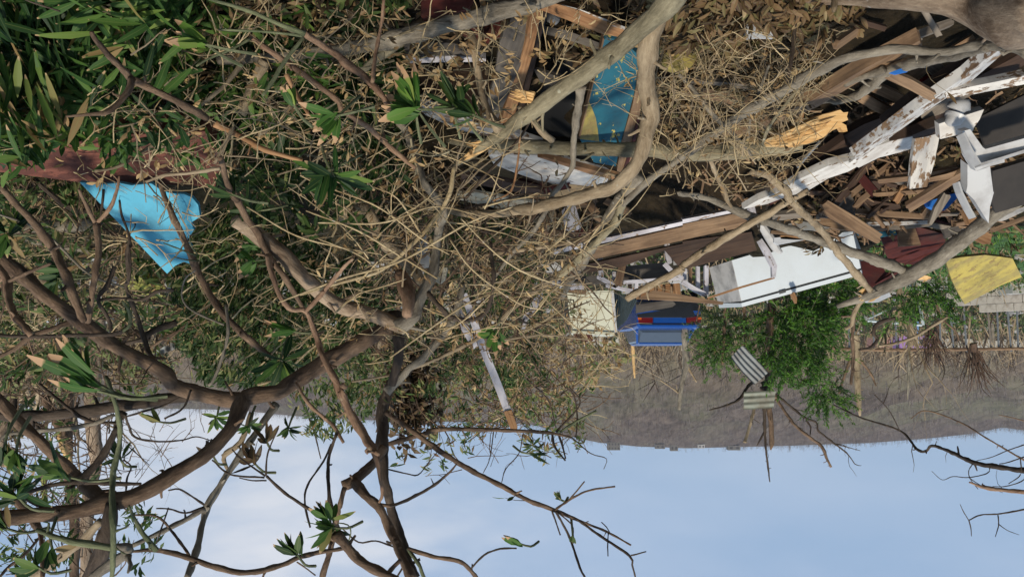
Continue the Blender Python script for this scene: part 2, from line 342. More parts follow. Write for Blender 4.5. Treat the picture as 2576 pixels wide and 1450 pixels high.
def leaves(mb, p, d, L, W, rnd=None, curl=.25, face=(0, -.5, .8), simple=False):
    p = np.asarray(p, float); n = len(p); d = d/(np.linalg.norm(d, axis=1)[:, None]+1e-9)
    f = np.asarray(face)+RNG.normal(0, .55, (n, 3)); s = np.cross(d, f); s /= np.linalg.norm(s, axis=1)[:, None]+1e-9; nn = np.cross(s, d)
    nn *= np.sign((nn*np.asarray(face)).sum(1))[:, None]
    L = np.ones(n)*L; W = np.ones(n)*W; rnd = RNG.random(n) if rnd is None else rnd
    cu = curl*(RNG.random(n)*1.6-.3)
    if simple: T = [0, .5, 1]; WW = [.15, 1, .1]; cols = [-1, 1]
    else: T = [0, .2, .5, .8, 1]; WW = [.07, .6, 1, .68, .14]; cols = [-1, 0, 1]
    V = []; TC = []
    cut = .55+.5*RNG.random(n)
    for t, ww in zip(T, WW):
        tt = t
        for c in cols:
            fold = .22*abs(c)
            V.append(p+d*(L*tt)[:, None]+s*(c*W*.5*ww)[:, None]+nn*(fold*W*.5*ww-cu*L*tt*tt)[:, None])
            TC.append(np.stack([np.ones(n)*t, np.ones(n)*c, rnd], 1))
    m = len(cols); R = len(T); V = np.stack(V, 1); TC = np.stack(TC, 1)
    q = []
    for i in range(R-1):
        for j in range(m-1): q.append([i*m+j, i*m+j+1, (i+1)*m+j+1, (i+1)*m+j])
    q = np.array(q)[None]+(np.arange(n)*R*m)[:, None, None]
    mb.add(V.reshape(-1, 3), TC.reshape(-1, 3), q.reshape(-1, 4))
def slab3(mb, pts, th):
    """planar polygon extruded away from the camera"""
    p = np.asarray(pts, float); n = len(p); c = p.mean(0)
    nr = np.zeros(3)
    for i in range(n): nr += np.cross(p[i]-c, p[(i+1) % n]-c)
    nr /= np.linalg.norm(nr)+1e-9
    if np.dot(nr, c-np.array([0, 0, CAMZ])) < 0: nr = -nr
    # long axis
    ed = [(np.linalg.norm(p[(i+1) % n]-p[i]), i) for i in range(n)]; i = max(ed)[1]; ax = p[(i+1) % n]-p[i]; ax /= np.linalg.norm(ax)+1e-9; ay = np.cross(nr, ax)
    b = p+nr*th; v = np.vstack([p, b]); of = random.random()*30
    # sides get their own vertices for the grain
    t = np.stack([(v-c)@ax+of, (v-c)@ay+of, (v-c)@nr], 1)
    mb.add(v, t, None, [list(range(n)), list(range(n, 2*n))[::-1]]+[[i, (i+1) % n, n+(i+1) % n, n+i] for i in range(n)])
def pts3(s, d, kf=.985):
    """image outline -> 3-D points in one plane. d: depth, (d at lowest v, d at highest v), ('S', lift) or list"""
    q = parse(s) if isinstance(s, str) else [(a, b, 0) for a, b in s]
    vs = [b for _, b, _ in q]; v0, v1 = min(vs), max(vs)
    if isinstance(d, (int, float)): d = (d, d)
    if isinstance(d, tuple) and d[0] != 'S':
        k = min(min(1, dsurf(a, b, .02)*kf/(d[0]+(d[1]-d[0])*(b-v0)/(v1-v0+1e-6))) for a, b, _ in q)
        if k < 1: d = (d[0]*k, d[1]*k)
    if isinstance(d, tuple) and d[0] == 'S': p = [P(a, b, dsurf(a, b, d[1])) for a, b, _ in q]
    elif isinstance(d, tuple): p = [P(a, b, d[0]+(d[1]-d[0])*(b-v0)/(v1-v0+1e-6)) for a, b, _ in q]
    elif isinstance(d, list): p = [P(a, b, z) for (a, b, _), z in zip(q, d)]
    else: p = [P(a, b, d) for a, b, _ in q]
    p = np.array(p); c = p.mean(0)
    if len(p) > 3:
        _, _, vt = np.linalg.svd(p-c); nr = vt[2]; o = []
        cp = np.array([0, 0, CAMZ]); ok = True
        for (a, b, _), pp in zip(q, p):
            r = ray(a, b); r /= np.linalg.norm(r); den = r@nr
            if abs(den) < .06: ok = False; break
            o.append(cp+r*((c-cp)@nr/den))
        if ok and np.abs(np.array(o)-p).max() < 2.0: p = np.array(o)
    return p
def board(name, label, mat, s, d, th=.02, cat=None, group=None, parent=None, kf=.985):
    mb = MB(); p = pts3(s, d, kf); slab3(mb, p, th)
    if parent is not None: return mb.build(name, mat, parent)
    o = mb.build(name, mat)
    if label: tag(o, label, cat or name.replace('_', ' '), group)
    return o
def strip(s):
    """centre line 'k x,y,w x,y' -> quad outline string list"""
    q = parse(s); o = []; o2 = []
    for i, (u, v, w_) in enumerate(q):
        a = q[max(0, i-1)]; b = q[min(len(q)-1, i+1)]; dx, dy = b[0]-a[0], b[1]-a[1]; l = math.hypot(dx, dy); nx, ny = -dy/l, dx/l
        o.append((u+nx*w_/2, v+ny*w_/2)); o2.append((u-nx*w_/2, v-ny*w_/2))
    def jag(a, b, c):      # ragged break between a and b, pushed along the board
        w_ = math.hypot(b[0]-a[0], b[1]-a[1]); dx, dy = (a[0]-c[0]), (a[1]-c[1]); l = math.hypot(dx, dy)+1e-6
        if w_ < 8: return []
        return [(a[0]+(b[0]-a[0])*t+dx/l*w_*k, a[1]+(b[1]-a[1])*t+dy/l*w_*k) for t, k in ((.25, random.uniform(-.22, .16)), (.45, random.uniform(-.1, .28)), (.7, random.uniform(-.22, .16)))]
    return o+jag(o[-1], o2[-1], o[-2])+o2[::-1]+jag(o2[0], o[0], o2[1])
def limb(s, d0, d1, clamp=True):
    q = parse(s); n = len(q); ls = [0]
    for i in range(1, n): ls.append(ls[-1]+math.hypot(q[i][0]-q[i-1][0], q[i][1]-q[i-1][1]))
    pts, rs = [], []
    for (u, v, w_), l in zip(q, ls):
        t = l/ls[-1]; d = d0+(d1-d0)*t+.05*math.sin(u*.013+v*.02)
        if clamp: d = min(d, max(1.5, dsurf(u, v, .03)))
        pts.append(P(u, v, d)); rs.append(w_*d/FPX/2)
    return np.array(pts), np.array(rs)
def vd(ang):   # photo-plane direction (degrees, 0 right, 90 down in the photo) as a world vector
    a = math.radians(ang); return np.array([-math.cos(a), 0, math.sin(a)])
def twiglets(mb, p, r, n, L, rt=.0016, spread=1.0, leafmb=None, lf=.05, lw=.016):
    """random side twigs along a path"""
    for _ in range(n):
        i = random.randrange(len(p)); s = p[i]; d = RNG.normal(0, 1, 3); d /= np.linalg.norm(d); l = L*(.3+random.random()*.9)
        q = [s]
        for k in range(4):
            d = d+RNG.normal(0, .28, 3); d /= np.linalg.norm(d); q.append(q[-1]+d*l/4)
        rr = rt*(.7+random.random()*.8); tube(mb, q, [rr*1.4, rr*1.2, rr, rr*.8, rr*.5], 4, smooth=False)
        if leafmb is not None:
            m = random.choice([0, 1, 2, 3]); 
            if m:
                pp = np.array([q[random.choice([2, 3, 4])] for _ in range(m)]); leaves(leafmb, pp, d+RNG.normal(0, .6, (m, 3)), lf*(.6+RNG.random(m)*.8), lw*(.6+RNG.random(m)*.8))
NEAR = {'long_log': .93, 'pinkish_branch': .84, 'crooked_branch': .84, 'split_branch': .84, 'fallen_tree': .97}
def tree(name, label, cat, limbs, tw=0, twl=.3, twmat='twig_tan', leafm=None, group=None, rt=.0016, lf=.05, lw=.016):
    """limbs: (part, material, d0, d1, path). Each is a mesh under one empty"""
    nk = NEAR.get(name, 1); ps = [limb(l[4], l[2]*nk, l[3]*nk) for l in limbs]; b = min((p[0] for p, _ in ps), key=lambda z: z[2]); b = ps[0][0][0]
    r = root(name, b, label, cat, group)
    for l, (p, rr) in zip(limbs, ps):
        mb = MB(); ns = 14 if rr.max() > .02 else (8 if rr.max() > .008 else 6)
        tube(mb, p, rr, ns, .16 if rr.mean() < .03 else (.10 if rr.mean() < .07 else .05), step=max(.02, rr.mean()*.9))
        if rr.max() > .007:
            sp, sr = smooth_path(p, rr, .03)
            for _ in range(int(len(sp)*.03*4)):
                i = random.randrange(1, len(sp)-1); tg = sp[i+1]-sp[i-1]; tg /= np.linalg.norm(tg)+1e-9; e = RNG.normal(0, 1, 3); e -= tg*(e@tg); e = e/np.linalg.norm(e)+tg*random.uniform(-.5, .8); q0 = sp[i]+e*sr[i]*.5; Ls = min(.05, sr[i]*random.uniform(.8, 2.2))+sr[i]*.5+random.uniform(0, .02); rs = min(.006, sr[i]*random.uniform(.12, .35)+.0008)
                tube(mb, [q0, q0+e*Ls*.4, q0+e*Ls*.8, q0+e*Ls+RNG.normal(0, rs, 3)], [rs*1.9, rs*1.1, rs, rs*.7], 6, .2, smooth=False)
        mb.build(l[0], l[1], r, True)
    if tw:
        mb = MB(); lm = MB() if leafm else None
        for (p, rr) in ps:
            sp, sr = smooth_path(p, rr, .05); ln = len(sp)*.05
            twiglets(mb, sp, sr, int(tw*ln*.4), twl, rt, leafmb=lm, lf=lf, lw=lw)
        if mb.n: mb.build('twigs', twmat, r)['kind'] = 'stuff'
        if lm and lm.n: lm.build('foliage', leafm, r)['kind'] = 'stuff'
    return r
def inpoly(u, v, poly):
    c = False; n = len(poly)
    for i in range(n):
        x1, y1 = poly[i]; x2, y2 = poly[i-1]
        if (y1 > v) != (y2 > v) and u < (x2-x1)*(v-y1)/(y2-y1)+x1: c = not c
    return c
def sample(poly, n):
    us = [a for a, _ in poly]; vs = [b for _, b in poly]; o = []
    while len(o) < n:
        u, v = random.uniform(min(us), max(us)), random.uniform(min(vs), max(vs))
        if inpoly(u, v, poly): o.append((u, v))
    return o
#MARK-GROUND
# ================================================================== SETTING
def grid_mesh(name, xs, ys, fz, mat):
    X, Y = np.meshgrid(xs, ys); Z = np.vectorize(fz)(X, Y); v = np.stack([X, Y, Z], 2).reshape(-1, 3)
    nx = len(xs); i = np.arange(len(ys)-1)[:, None]*nx; j = np.arange(nx-1)[None, :]
    q = np.stack([i+j, i+j+1, i+nx+j+1, i+nx+j], 2).reshape(-1, 4); mb = MB(); mb.add(v, v, q); return mb.build(name, mat, None, True, origin=(0, 0, 0))
def gz(x, y):
    if y < 1.0: return M(x, 1.6)*.6
    if y < 16: return M(x, y)+.02*math.sin(x*13+y*5)*math.sin(y*11)
    return -.05*sst(y, 16, 30)+.25*math.sin(x*.11)*math.sin(y*.07)*sst(y, 20, 50)
ys = np.concatenate([np.arange(-6, 1, 1.0), np.arange(1, 14, .11), np.geomspace(14, 3000, 60)])
xs = np.concatenate([-np.geomspace(3000, 9, 40), np.arange(-8.9, 8.9, .11), np.geomspace(9, 3000, 40)])
kind(grid_mesh('ground', xs, ys, gz, 'soil'), 'structure')
SKY = [(-900, 985), (-300, 1000), (0, 1004), (200, 1018), (350, 1026), (600, 1030), (700, 1041), (850, 1052), (1050, 1060), (1290, 1062), (1350, 1069), (1430, 1096), (1500, 1112), (1600, 1122), (1716, 1127), (1800, 1124), (1900, 1122), (2010, 1118), (2150, 1114), (2300, 1104), (2420, 1090), (2500, 1074), (2575, 1084), (2900, 1060), (3600, 1020)]
def skyv(u): return np.interp(u, [a for a, _ in SKY], [b for _, b in SKY])
HB, HC = 140.0, 420.0
def hill_pt(u, t):
    y = HB+(HC-HB)*t; c = P(u, skyv(u), HC); zc = c[2]
    x = -(u-1287.5)/FPX*y/_c*1.0
    z = zc*(t**1.15)+2.2*math.sin(u*.011+t*5)*math.sin(t*3.1)+1.6*math.sin(u*.031+t*9)*math.sin(t*3.1)
    z += (1.3*math.sin(x*.21+y*.05)*math.sin(y*.12+x*.03)+.8*math.sin(x*.47-y*.19))*min(1, max(0, (1-t)*8))
    if t > 1: z = zc-(t-1)*40
    return (x, y, z)
us = np.linspace(-900, 3600, 520); ts = np.concatenate([np.linspace(-.02, 1, 160), [1.05, 1.4]])
v = np.array([[hill_pt(u, t) for u in us] for t in ts]); nx = len(us); i = np.arange(len(ts)-1)[:, None]*nx; j = np.arange(nx-1)[None, :]
mb = MB(); mb.add(v.reshape(-1, 3), v.reshape(-1, 3), np.stack([i+j, i+j+1, i+nx+j+1, i+nx+j], 2).reshape(-1, 4)); kind(mb.build('hill', 'hillside', None, True, origin=(0, HB, 0)), 'structure')
def forest(n, nm, mat, hs):
    mb = MB(); V = []; Q = []; k = 0
    for _ in range(n):
        u = random.uniform(-300, 2900); t = random.random()**.8 if random.random() < .86 else 1.0-.05*random.random()
        if t > .9 and 1430 < u < 1850 and random.random() < .75: continue
        x, y, z = hill_pt(u, t); h = random.uniform(.8, 3.4)*(.8 if t > .94 else hs)*random.choice([.6, .8, 1, 1.4]); w_ = random.uniform(.025, .075)*hs
        segs = [((0, 0, -1), (random.uniform(-.3, .3)*h, 0, h), w_)]
        for b in range(random.randint(3, 6)):
            z0 = h*random.uniform(.3, .9); a = random.uniform(-1, 1); segs.append(((0, 0, z0), (a*h*.6, random.uniform(-.5, .5), z0+h*random.uniform(0, .35)), w_*.7))
        for a, b, ww in segs:
            V += [(x+a[0]-ww, y+a[1], z+a[2]), (x+a[0]+ww, y+a[1]+ww, z+a[2]), (x+b[0]+ww*.3, y+b[1], z+b[2]), (x+b[0]-ww*.3, y+b[1], z+b[2])]; Q.append((k, k+1, k+2, k+3)); k += 4
    mb.add(V, V, Q); return mb.build(nm, mat, None, origin=(0, HB, 0))
kind(forest(8000, 'bare_forest', 'bare_wood', 1.0), 'stuff'); kind(forest(9000, 'dark_forest', 'bare_dark', 1.1), 'stuff'); kind(forest(3500, 'pale_forest', 'bare_pale', .9), 'stuff')
#MARK-OBJECTS
# lawn patch right of the wreckage
mb = MB(); V = []
gx = [(x, y) for y in np.linspace(9.3, 19, 24) for x in np.linspace(-16, -5.4, 24)]
v = np.array([(x, y, .03+.03*math.sin(x*3)*math.sin(y*2)) for x, y in gx]); i = np.arange(23)[:, None]*24; j = np.arange(23)[None, :]
mb.add(v, v, np.stack([i+j, i+j+1, i+25+j, i+24+j], 2).reshape(-1, 4)); kind(mb.build('lawn', 'lawn', None, True), 'structure')
mb = MB(); n = 9000; p = np.stack([RNG.uniform(-15, -5.4, n), RNG.uniform(9.3, 18, n), np.full(n, .03)], 1)
leaves(mb, p, np.array([0, 0, 1])+RNG.normal(0, .35, (n, 3)), .09, .012, simple=True); g = mb.build('grass', 'leaf_conifer'); kind(g, 'stuff')

# ------------------------------------------------------------------ background: car
def car():
    d = 18.5; sc = d/FPX
    r = root('parked_car', (P(1683, 800, d)[0], d, 0), 'blue sedan seen from behind, half hidden between the white fridge and the cream box', 'car')
    cx, cy = r.location.x, d; T = lambda x, y, z: (cx+x, cy+y, z)
    def part(name, mat, secs, parent=r, caps=True):
        mb = MB(); n = len(secs[0]); v = [T(*q) for s in secs for q in s]; q = []
        for i in range(len(secs)-1):
            for j in range(n): q.append((i*n+j, i*n+(j+1) % n, (i+1)*n+(j+1) % n, (i+1)*n+j))
        mb.add(v, v, q, [list(range(n))[::-1], [(len(secs)-1)*n+k for k in range(n)]]); return mb.build(name, mat, parent)
    def sec(y, w, z0, z1, wt=None):
        wt = wt or w; return [(-w*.96, y, z0), (-w, y, z0+.12), (-w, y, (z0+z1)/2+.06), (-wt, y, z1-.05), (-wt*.93, y, z1), (wt*.93, y, z1), (wt, y, z1-.05), (w, y, (z0+z1)/2+.06), (w, y, z0+.12), (w*.96, y, z0)]
    body = part('body', 'car_blue', [sec(0, .76, .36, .96), sec(.06, .80, .30, 1.0), sec(.6, .83, .27, 1.03), sec(1.6, .84, .25, 1.03), sec(3.1, .84, .25, 1.0), sec(3.9, .8, .28, .92), sec(4.25, .72, .34, .78)])
    def cab(y, w, z): return [(-w, y, .98), (-w*.86, y, z-.05), (-w*.78, y, z), (w*.78, y, z), (w*.86, y, z-.05), (w, y, .98)]
    part('cabin', 'car_glass', [cab(.6, .72, 1.10), cab(1.0, .76, 1.36), cab(2.3, .77, 1.38), cab(2.9, .74, 1.1)])
    part('roof', 'car_blue', [[(-.61, y, z), (-.58, y, z+.04), (.58, y, z+.04), (.61, y, z)] for y, z in ((.98, 1.345), (1.3, 1.375), (2.2, 1.38), (2.35, 1.365))])
    for s in (-1, 1):
        mb = MB(); tube(mb, [T(s*.72, .52, 1.02), T(s*.64, .99, 1.36)], [.035, .03], 6); mb.build('window_pillar', 'car_blue', r)
        mb = MB(); slab3(mb, [T(s*.77, -.03, .72), T(s*.42, -.05, .72), T(s*.42, -.05, .88), T(s*.77, -.03, .88)], .06); lamp = mb.build('tail_lamp', 'car_lamp', r)
        mb = MB(); slab3(mb, [T(s*.79, -.045, .74), T(s*.70, -.055, .74), T(s*.70, -.055, .80), T(s*.79, -.045, .80)], .02); mb.build('indicator', 'car_orange', lamp)
        for y in (.75, 3.35):
            mb = MB(); tube(mb, [T(s*.70, y, .3), T(s*.84, y, .3)], [.3, .3], 20, smooth=False); wh = mb.build('wheel', 'rubber_and_shade', r)
            mb = MB(); tube(mb, [T(s*.83, y, .3), T(s*.855, y, .3)], [.18, .16], 14, smooth=False); mb.build('rim', 'galvanised', wh)
    part('bumper', 'car_trim', [[(-.82, y, .36), (-.82, y, .58), (.82, y, .58), (.82, y, .36)] for y in (-.12, .05)])
    part('boot_panel', 'car_blue', [[(-.40, y, .72), (-.40, y, .88), (.40, y, .88), (.40, y, .72)] for y in (-.05, .05)])
    part('number_plate', 'number_plate', [[(-.2, y, .60), (-.2, y, .70), (.2, y, .70), (.2, y, .60)] for y in (-.06, .02)])
    part('boot_edge', 'car_trim', [[(-.74, y, .905), (-.74, y, .925), (.74, y, .925), (.74, y, .905)] for y in (-.03, .03)])
car()
# ------------------------------------------------------------------ background ruins
def box3(mb, c, s, rz=0):
    x, y, z = s; ca, sa = math.cos(rz), math.sin(rz); v = []
    for dz in (0, z):
        for dx, dy in ((-x/2, -y/2), (x/2, -y/2), (x/2, y/2), (-x/2, y/2)): v.append((c[0]+dx*ca-dy*sa, c[1]+dx*sa+dy*ca, c[2]+dz))
    t = np.array(v)-np.array(c); mb.add(v, t, [(0, 3, 2, 1), (4, 5, 6, 7), (0, 1, 5, 4), (1, 2, 6, 5), (2, 3, 7, 6), (3, 0, 4, 7)])
def at(u, d): return P(u, 895, d)[0]
# block wall, blocks modelled as courses inside one mesh
mb = MB(); a, b = np.array([at(2410, 19.5), 19.5]), np.array([at(2680, 17.5), 17.5]); L = np.linalg.norm(b-a); ux = (b-a)/L; rz = math.atan2(ux[1], ux[0])
for row in range(3):
    for k in range(int(L/.4)+1):
        s = k*.4+(row % 2)*.2
        if row == 2 and random.random() < .25: continue
        c = a+ux*s; box3(mb, (c[0], c[1]+random.uniform(-.01, .01), row*.2), (.388, .15, .19), rz)
wl = tag(mb.build('block_wall', 'concrete'), 'low broken wall of grey concrete blocks beyond the grass and the yellow panel', 'wall')
# fence of upright pipes with a brown beam
def post_row():
    d = 24; r = root('collapsed_fence', (at(2300, d), d, 0), 'line of thin pipe posts joined by a rusty beam behind the block wall', 'fence')
    for u, m, h in ((2080, 'galvanised', 2.0), (2140+858-858, 'galvanised', 2.2), (2200, 'galvanised', 2.1), (2256, 'galvanised', 2.25), (2322-8, 'paint_post_blue', 2.2), (2370, 'galvanised', 2.25), (2395, 'galvanised', 2.2), (2430, 'galvanised', 2.3), (2490, 'wood_grey', 2.4), (2515, 'galvanised', 2.2), (2540, 'galvanised', 2.3), (2565, 'galvanised', 2.2)):
        x = at(u, d); mb = MB(); tube(mb, [(x, d, -.1), (x+random.uniform(-.06, .06), d, .95*h/1.4)], [.03, .03], 6); mb.build('post', m, r)
    mb = MB(); tube(mb, [(at(2060, d), d-.06, 1.44), (at(2250, d), d-.06, 1.5), (at(2620, d), d-.06, 1.45)], [.06, .06, .05], 6, .1); mb.build('beam', 'wood_brown', r)
post_row()
# door frame
def frame_ruin():
    d = 16; r = root('door_frame', (at(1395+858-50, d), d, 0), 'pale metal window frame standing in the ruins beside the green bush', 'frame')
    for pts, w_ in (((2182, 806, 2318, 817), 6), ((2312, 766, 2322, 817), 7), ((2186, 800, 2230, 780), 4)):
        mb = MB(); tube(mb, [P(pts[0], pts[1], d), P(pts[2], pts[3], d)], w_*d/FPX/2, 4); mb.build('frame_bar', 'enamel_white', r)
    mb = MB(); slab3(mb, [P(2240, 772, d+.1), P(2310, 768, d+.1), P(2313, 808, d+.1), P(2240, 806, d+.1)], .04); mb.build('panel', 'opening_dark', r)
frame_ruin()
# far houses
def house(name, label, u, d, wd, h, mat, z=0, storeys=1, win=3, roof=None, cat='house'):
    x = at(u, d); r = root(name, (x, d, z), label, cat); mb = MB(); box3(mb, (x, d, z), (wd, wd*.6, h)); mb.build('wall', mat, r)
    for s in range(storeys):
        for k in range(win):
            mb = MB(); hh = h/storeys; box3(mb, (x-wd/2+wd*(k+.5)/win, d-wd*.3-.02, z+hh*s+hh*.3), (wd/win*.45, .08, hh*.45)); mb.build('window', 'opening_dark', r)
    if roof:
        mb = MB(); box3(mb, (x, d, z+h+.01), (wd*1.08, wd*.68, .15)); mb.build('roof', roof, r)
def hz_at(u, t): return hill_pt(u, t)
house('ruined_house', 'small roofless pink house among the ruins at the foot of the hill', 2222, 75, 2.6, 1.6, 'wall_pink', -.6, 1, 2)
house('ruined_house', 'small lilac painted shed at the foot of the hill', 2292, 70, 3.0, 1.3, 'wall_lilac', -.2, 1, 1)
house('ruined_house', 'long pale roofless house near the photo edge below the hill', 2480, 85, 14, 2.6, 'wall_cream', -1.9, 1, 6)
house('ruined_house', 'tiny yellow walled house beside the pink one at the foot of the hill', 2262, 80, 1.6, 1.0, 'wall_yellow', -.3, 1, 1)
house('ruined_house', 'pale wall of a wrecked house behind the grey branch left of the blue car', 1500, 60, 3.4, 1.5, 'wall_cream', -.6, 1, 2)
for u, dv, wd, h, lab, st in ((1540, 8, 6.5, 4.2, 'grey two storey concrete building with open bays on the hill crest', 2), (1655, 3, 5, 2.2, 'low concrete house on the hill crest between the two storey block and the bare pole', 1), (1690, 4, 4, 3.2, 'small grey house on the hill crest right of the low concrete one', 1), (1758, 9, 3.4, 2.0, 'white walled house high on the hill near its crest', 1), (1838, 4, 6.5, 2.4, 'low grey house on the hill crest just beside the bare trunk', 1)):
    x, y, z = hill_pt(u, .97); house('hill_house', lab, u, y-8, wd, h, 'concrete_pale' if 'white' in lab else 'ridge_grey', z-1.5, st, 4 if st == 2 else 2)
# ------------------------------------------------------------------ mid-distance trees
def grow(mb, p, d, L, r, lev, jit=.25, tips=None):
    n = 5; q = [np.array(p, float)]; d = np.array(d, float)
    for k in range(n):
        d = d+RNG.normal(0, jit*.5, 3); d[2] += .04; d /= np.linalg.norm(d); q.append(q[-1]+d*L/n)
    rs = np.linspace(r, r*.45, n+1); tube(mb, q, rs, 7 if lev > 1 else 4, .08, smooth=False)
    if tips is not None: tips.append((q[-1], d))
    if lev > 0:
        for _ in range(random.randint(2, 4)):
            i = random.randint(2, n); e = d+RNG.normal(0, .75, 3); e[2] = abs(e[2])*.6; e /= np.linalg.norm(e); grow(mb, q[i], e, L*random.uniform(.4, .7), rs[i]*.6, lev-1, jit, tips)
def bare_tree(u, d, h, label, mat='bark_grey', lev=2, leafm=None, r=None, group='battered trees beyond the wreckage', lean=0, dens=1):
    x = at(u, d); r0 = root('bare_tree', (x, d, 0), label, 'tree', group); mb = MB(); tips = []
    r = r or h*.022; top = (x+lean, d, h*.55)
    tube(mb, [(x, d, -.2), (x+lean*.4, d, h*.3), top], [r*1.3, r, r*.8], 9, .15); mb.build('trunk', mat, r0, True)
    mb = MB()
    for k in range(5):
        e = RNG.normal(0, .6, 3); e[2] = 1; e /= np.linalg.norm(e); z = h*random.uniform(.28, .55); grow(mb, (x+lean*z/h*1.5, d, z), e, h*random.uniform(.3, .5), r*.55, lev, .3, tips)
    mb.build('branches', mat, r0)
    if leafm and tips:
        tp = np.array([t for t, _ in tips]); td = np.array([t for _, t in tips]); m = int(14*dens); pp = np.repeat(tp, m, 0)+RNG.normal(0, h*.03, (len(tp)*m, 3)); mb = MB()
        leaves(mb, pp, np.repeat(td, m, 0)+RNG.normal(0, .9, (len(pp), 3)), .16, .05, simple=True); mb.build('foliage', leafm, r0)['kind'] = 'stuff'
    return r0
bare_tree(1320, 22, 3.2, 'thin bare tree standing directly behind the leaning white plank', 'bark_tan')
bare_tree(2270, 11.5, 2.3, 'spindly bare tree with drooping roots right of the green bush', 'bark_tan', 2)
bare_tree(1440, 26, 2.6, 'small bare tree beyond the cream box', 'bark_grey')
bare_tree(1715, 30, 2.7, 'bare forked tree just past the blue car roof', 'bark_grey')
bare_tree(2050, 40, 3.6, 'slim grey tree on the valley floor beyond the green bush', 'bark_grey')
bare_tree(2360, 34, 3.2, 'bare tree behind the pipe fence near the lilac shed', 'bark_dark')
bare_tree(2500, 38, 3.0, 'bare tree at the photo edge in front of the long pale house', 'bark_grey')
bare_tree(1120, 30, 3.0, 'battered leafy tree in the valley behind the central dark trunk', 'bark_grey', 2, 'leaf_mid')
bare_tree(400, 14, 1.7, 'scraggly tree with withered leaves in the gap past the blue board', 'bark_brown', 2, 'leaf_litter')
bare_tree(300, 18, 2.6, 'battered tree behind the thick pale limb near the grass strip', 'bark_tan', 2, 'leaf_litter')
bare_tree(100, 9, 3.8, 'bare tree with many fine branches against the bright sky at the photo corner', 'bark_tan', 3)
bare_tree(60, 13, 2.6, 'dense leafless tree at the photo edge under the dark limb', 'bark_brown', 3, 'leaf_litter')
bare_tree(480, 20, 2.0, 'low stripped tree just past the horizontal dark limb', 'bark_tan', 2, 'leaf_mid')
bare_tree(1000, 18, 2.6, 'stripped tree between the central trunk and the bird-nest debris', 'bark_brown', 2, 'leaf_mid')
bare_tree(1230, 15, 2.4, 'bare tree right behind the splintered end of the white plank', 'bark_brown', 2, 'leaf_mid')
bare_tree(870, 24, 3.0, 'half leafy tree behind the reddish hanging limb', 'bark_brown', 2, 'leaf_mid')
# traced snag with corrugated sheets
tree('bare_tree', 'dead snag rising out of the green bush and holding two metal sheets', 'tree', [
 ('trunk', 'bark_dark', 13, 13, 'f 645,1100,50 650,1300,50 640,1450 i 620,0,80 640,100,70 640,190,50'),
 ('branch', 'bark_dark', 13, 13, 'i 618,100,30 620,340,22 630,500,14 645,620,14 658,735,8'),
 ('branch', 'bark_brown', 13, 13, 'i 650,150,40 668,300,38 672,440,36 665,495,10'),
 ('branch', 'bark_tan', 13, 12.8, 'i 560,100,30 540,190,24 500,340,22 468,440,20'),
 ('branch', 'bark_dark', 13, 12.5, 'i 650,40,20 720,90,18 830,180 920,250 1010,290,14 1020,345 1060,380 1150,450 1240,520,10 1300,600,6'),
 ('branch', 'bark_brown', 13, 12.7, 'i 690,80,24 760,190,22 850,310 960,400 1050,470,24 1085,550,20 1120,625,16'),
 ('branch', 'bark_dark', 13, 12.4, 'i 600,-60,24 500,10,22 430,110 330,160,16 200,195,8'),
 ('branch', 'bark_dark', 13, 13, 'i 622,350,14 590,410,16 560,465,6'),
 ('branch', 'bark_dark', 12.9, 12.9, 'i 1150,450,9 1230,470,7 1340,500,4'),
 ('branch', 'bark_dark', 12.9, 12.9, 'i 930,270,14 965,320,12 962,385,6')], tw=5, twl=.35, twmat='bark_dark', rt=.004)
def corr(label, s, d, mat, n):
    q = parse(s); a, b, c, e = [np.array(P(u, v, z)) for (u, v, _), z in zip(q, d)]; mb = MB(); m = n*8; rows = 7; V = []
    nr = np.cross(b-a, e-a); nr /= np.linalg.norm(nr)
    for side in (0, .004):
        for i in range(rows):
            ti = i/(rows-1)
            for k in range(m+1):
                tk = k/m; p = (a*(1-ti)+e*ti)*(1-tk)+(b*(1-ti)+c*ti)*tk; V.append(p+nr*(.009*math.sin(tk*n*6.283)+side+.03*math.sin(ti*3+tk*2)))
    W = m+1; Q = []
    for sd_ in (0, 1):
        o = sd_*rows*W
        for i in range(rows-1):
            for k in range(m): Q.append((o+i*W+k, o+i*W+k+1, o+(i+1)*W+k+1, o+(i+1)*W+k))
    mb.add(V, V, Q); tag(mb.build('corrugated_sheet', mat, None, True), label, 'metal sheet')
# (a->b runs across the corrugations)
corr('tilted silvery corrugated roofing sheet caught low in the dead snag', 'f 365,1245 465,1150 635,1365 545,1450', [9.6, 9.7, 9.7, 9.6], 'metal_sheet', 4)
corr('small dull corrugated sheet wedged high across the dead snag trunk', 'i 462,58 455,192 692,178 704,46', [12.7]*4, 'metal_dull', 3)
corr('pale corrugated sheet lying on the ground in the gap under the thick limb', 'd 1080,1240 1300,1130 1340,1180 1120,1262', [9, 9, 9, 9], 'metal_sheet', 4)
board('white_sheet', 'white scrap heap seen through the branches at the left', 'cloth_white', 'd 325,1030 345,960 430,945 450,1000 420,1025', 8, .05, 'scrap')
board('white_sheet', 'small white scrap seen through the branches just left of the central fork', 'cloth_white', 'd 2410,1010 2440,960 2530,955 2540,1000 2470,1040', 6.2, .05, 'scrap')
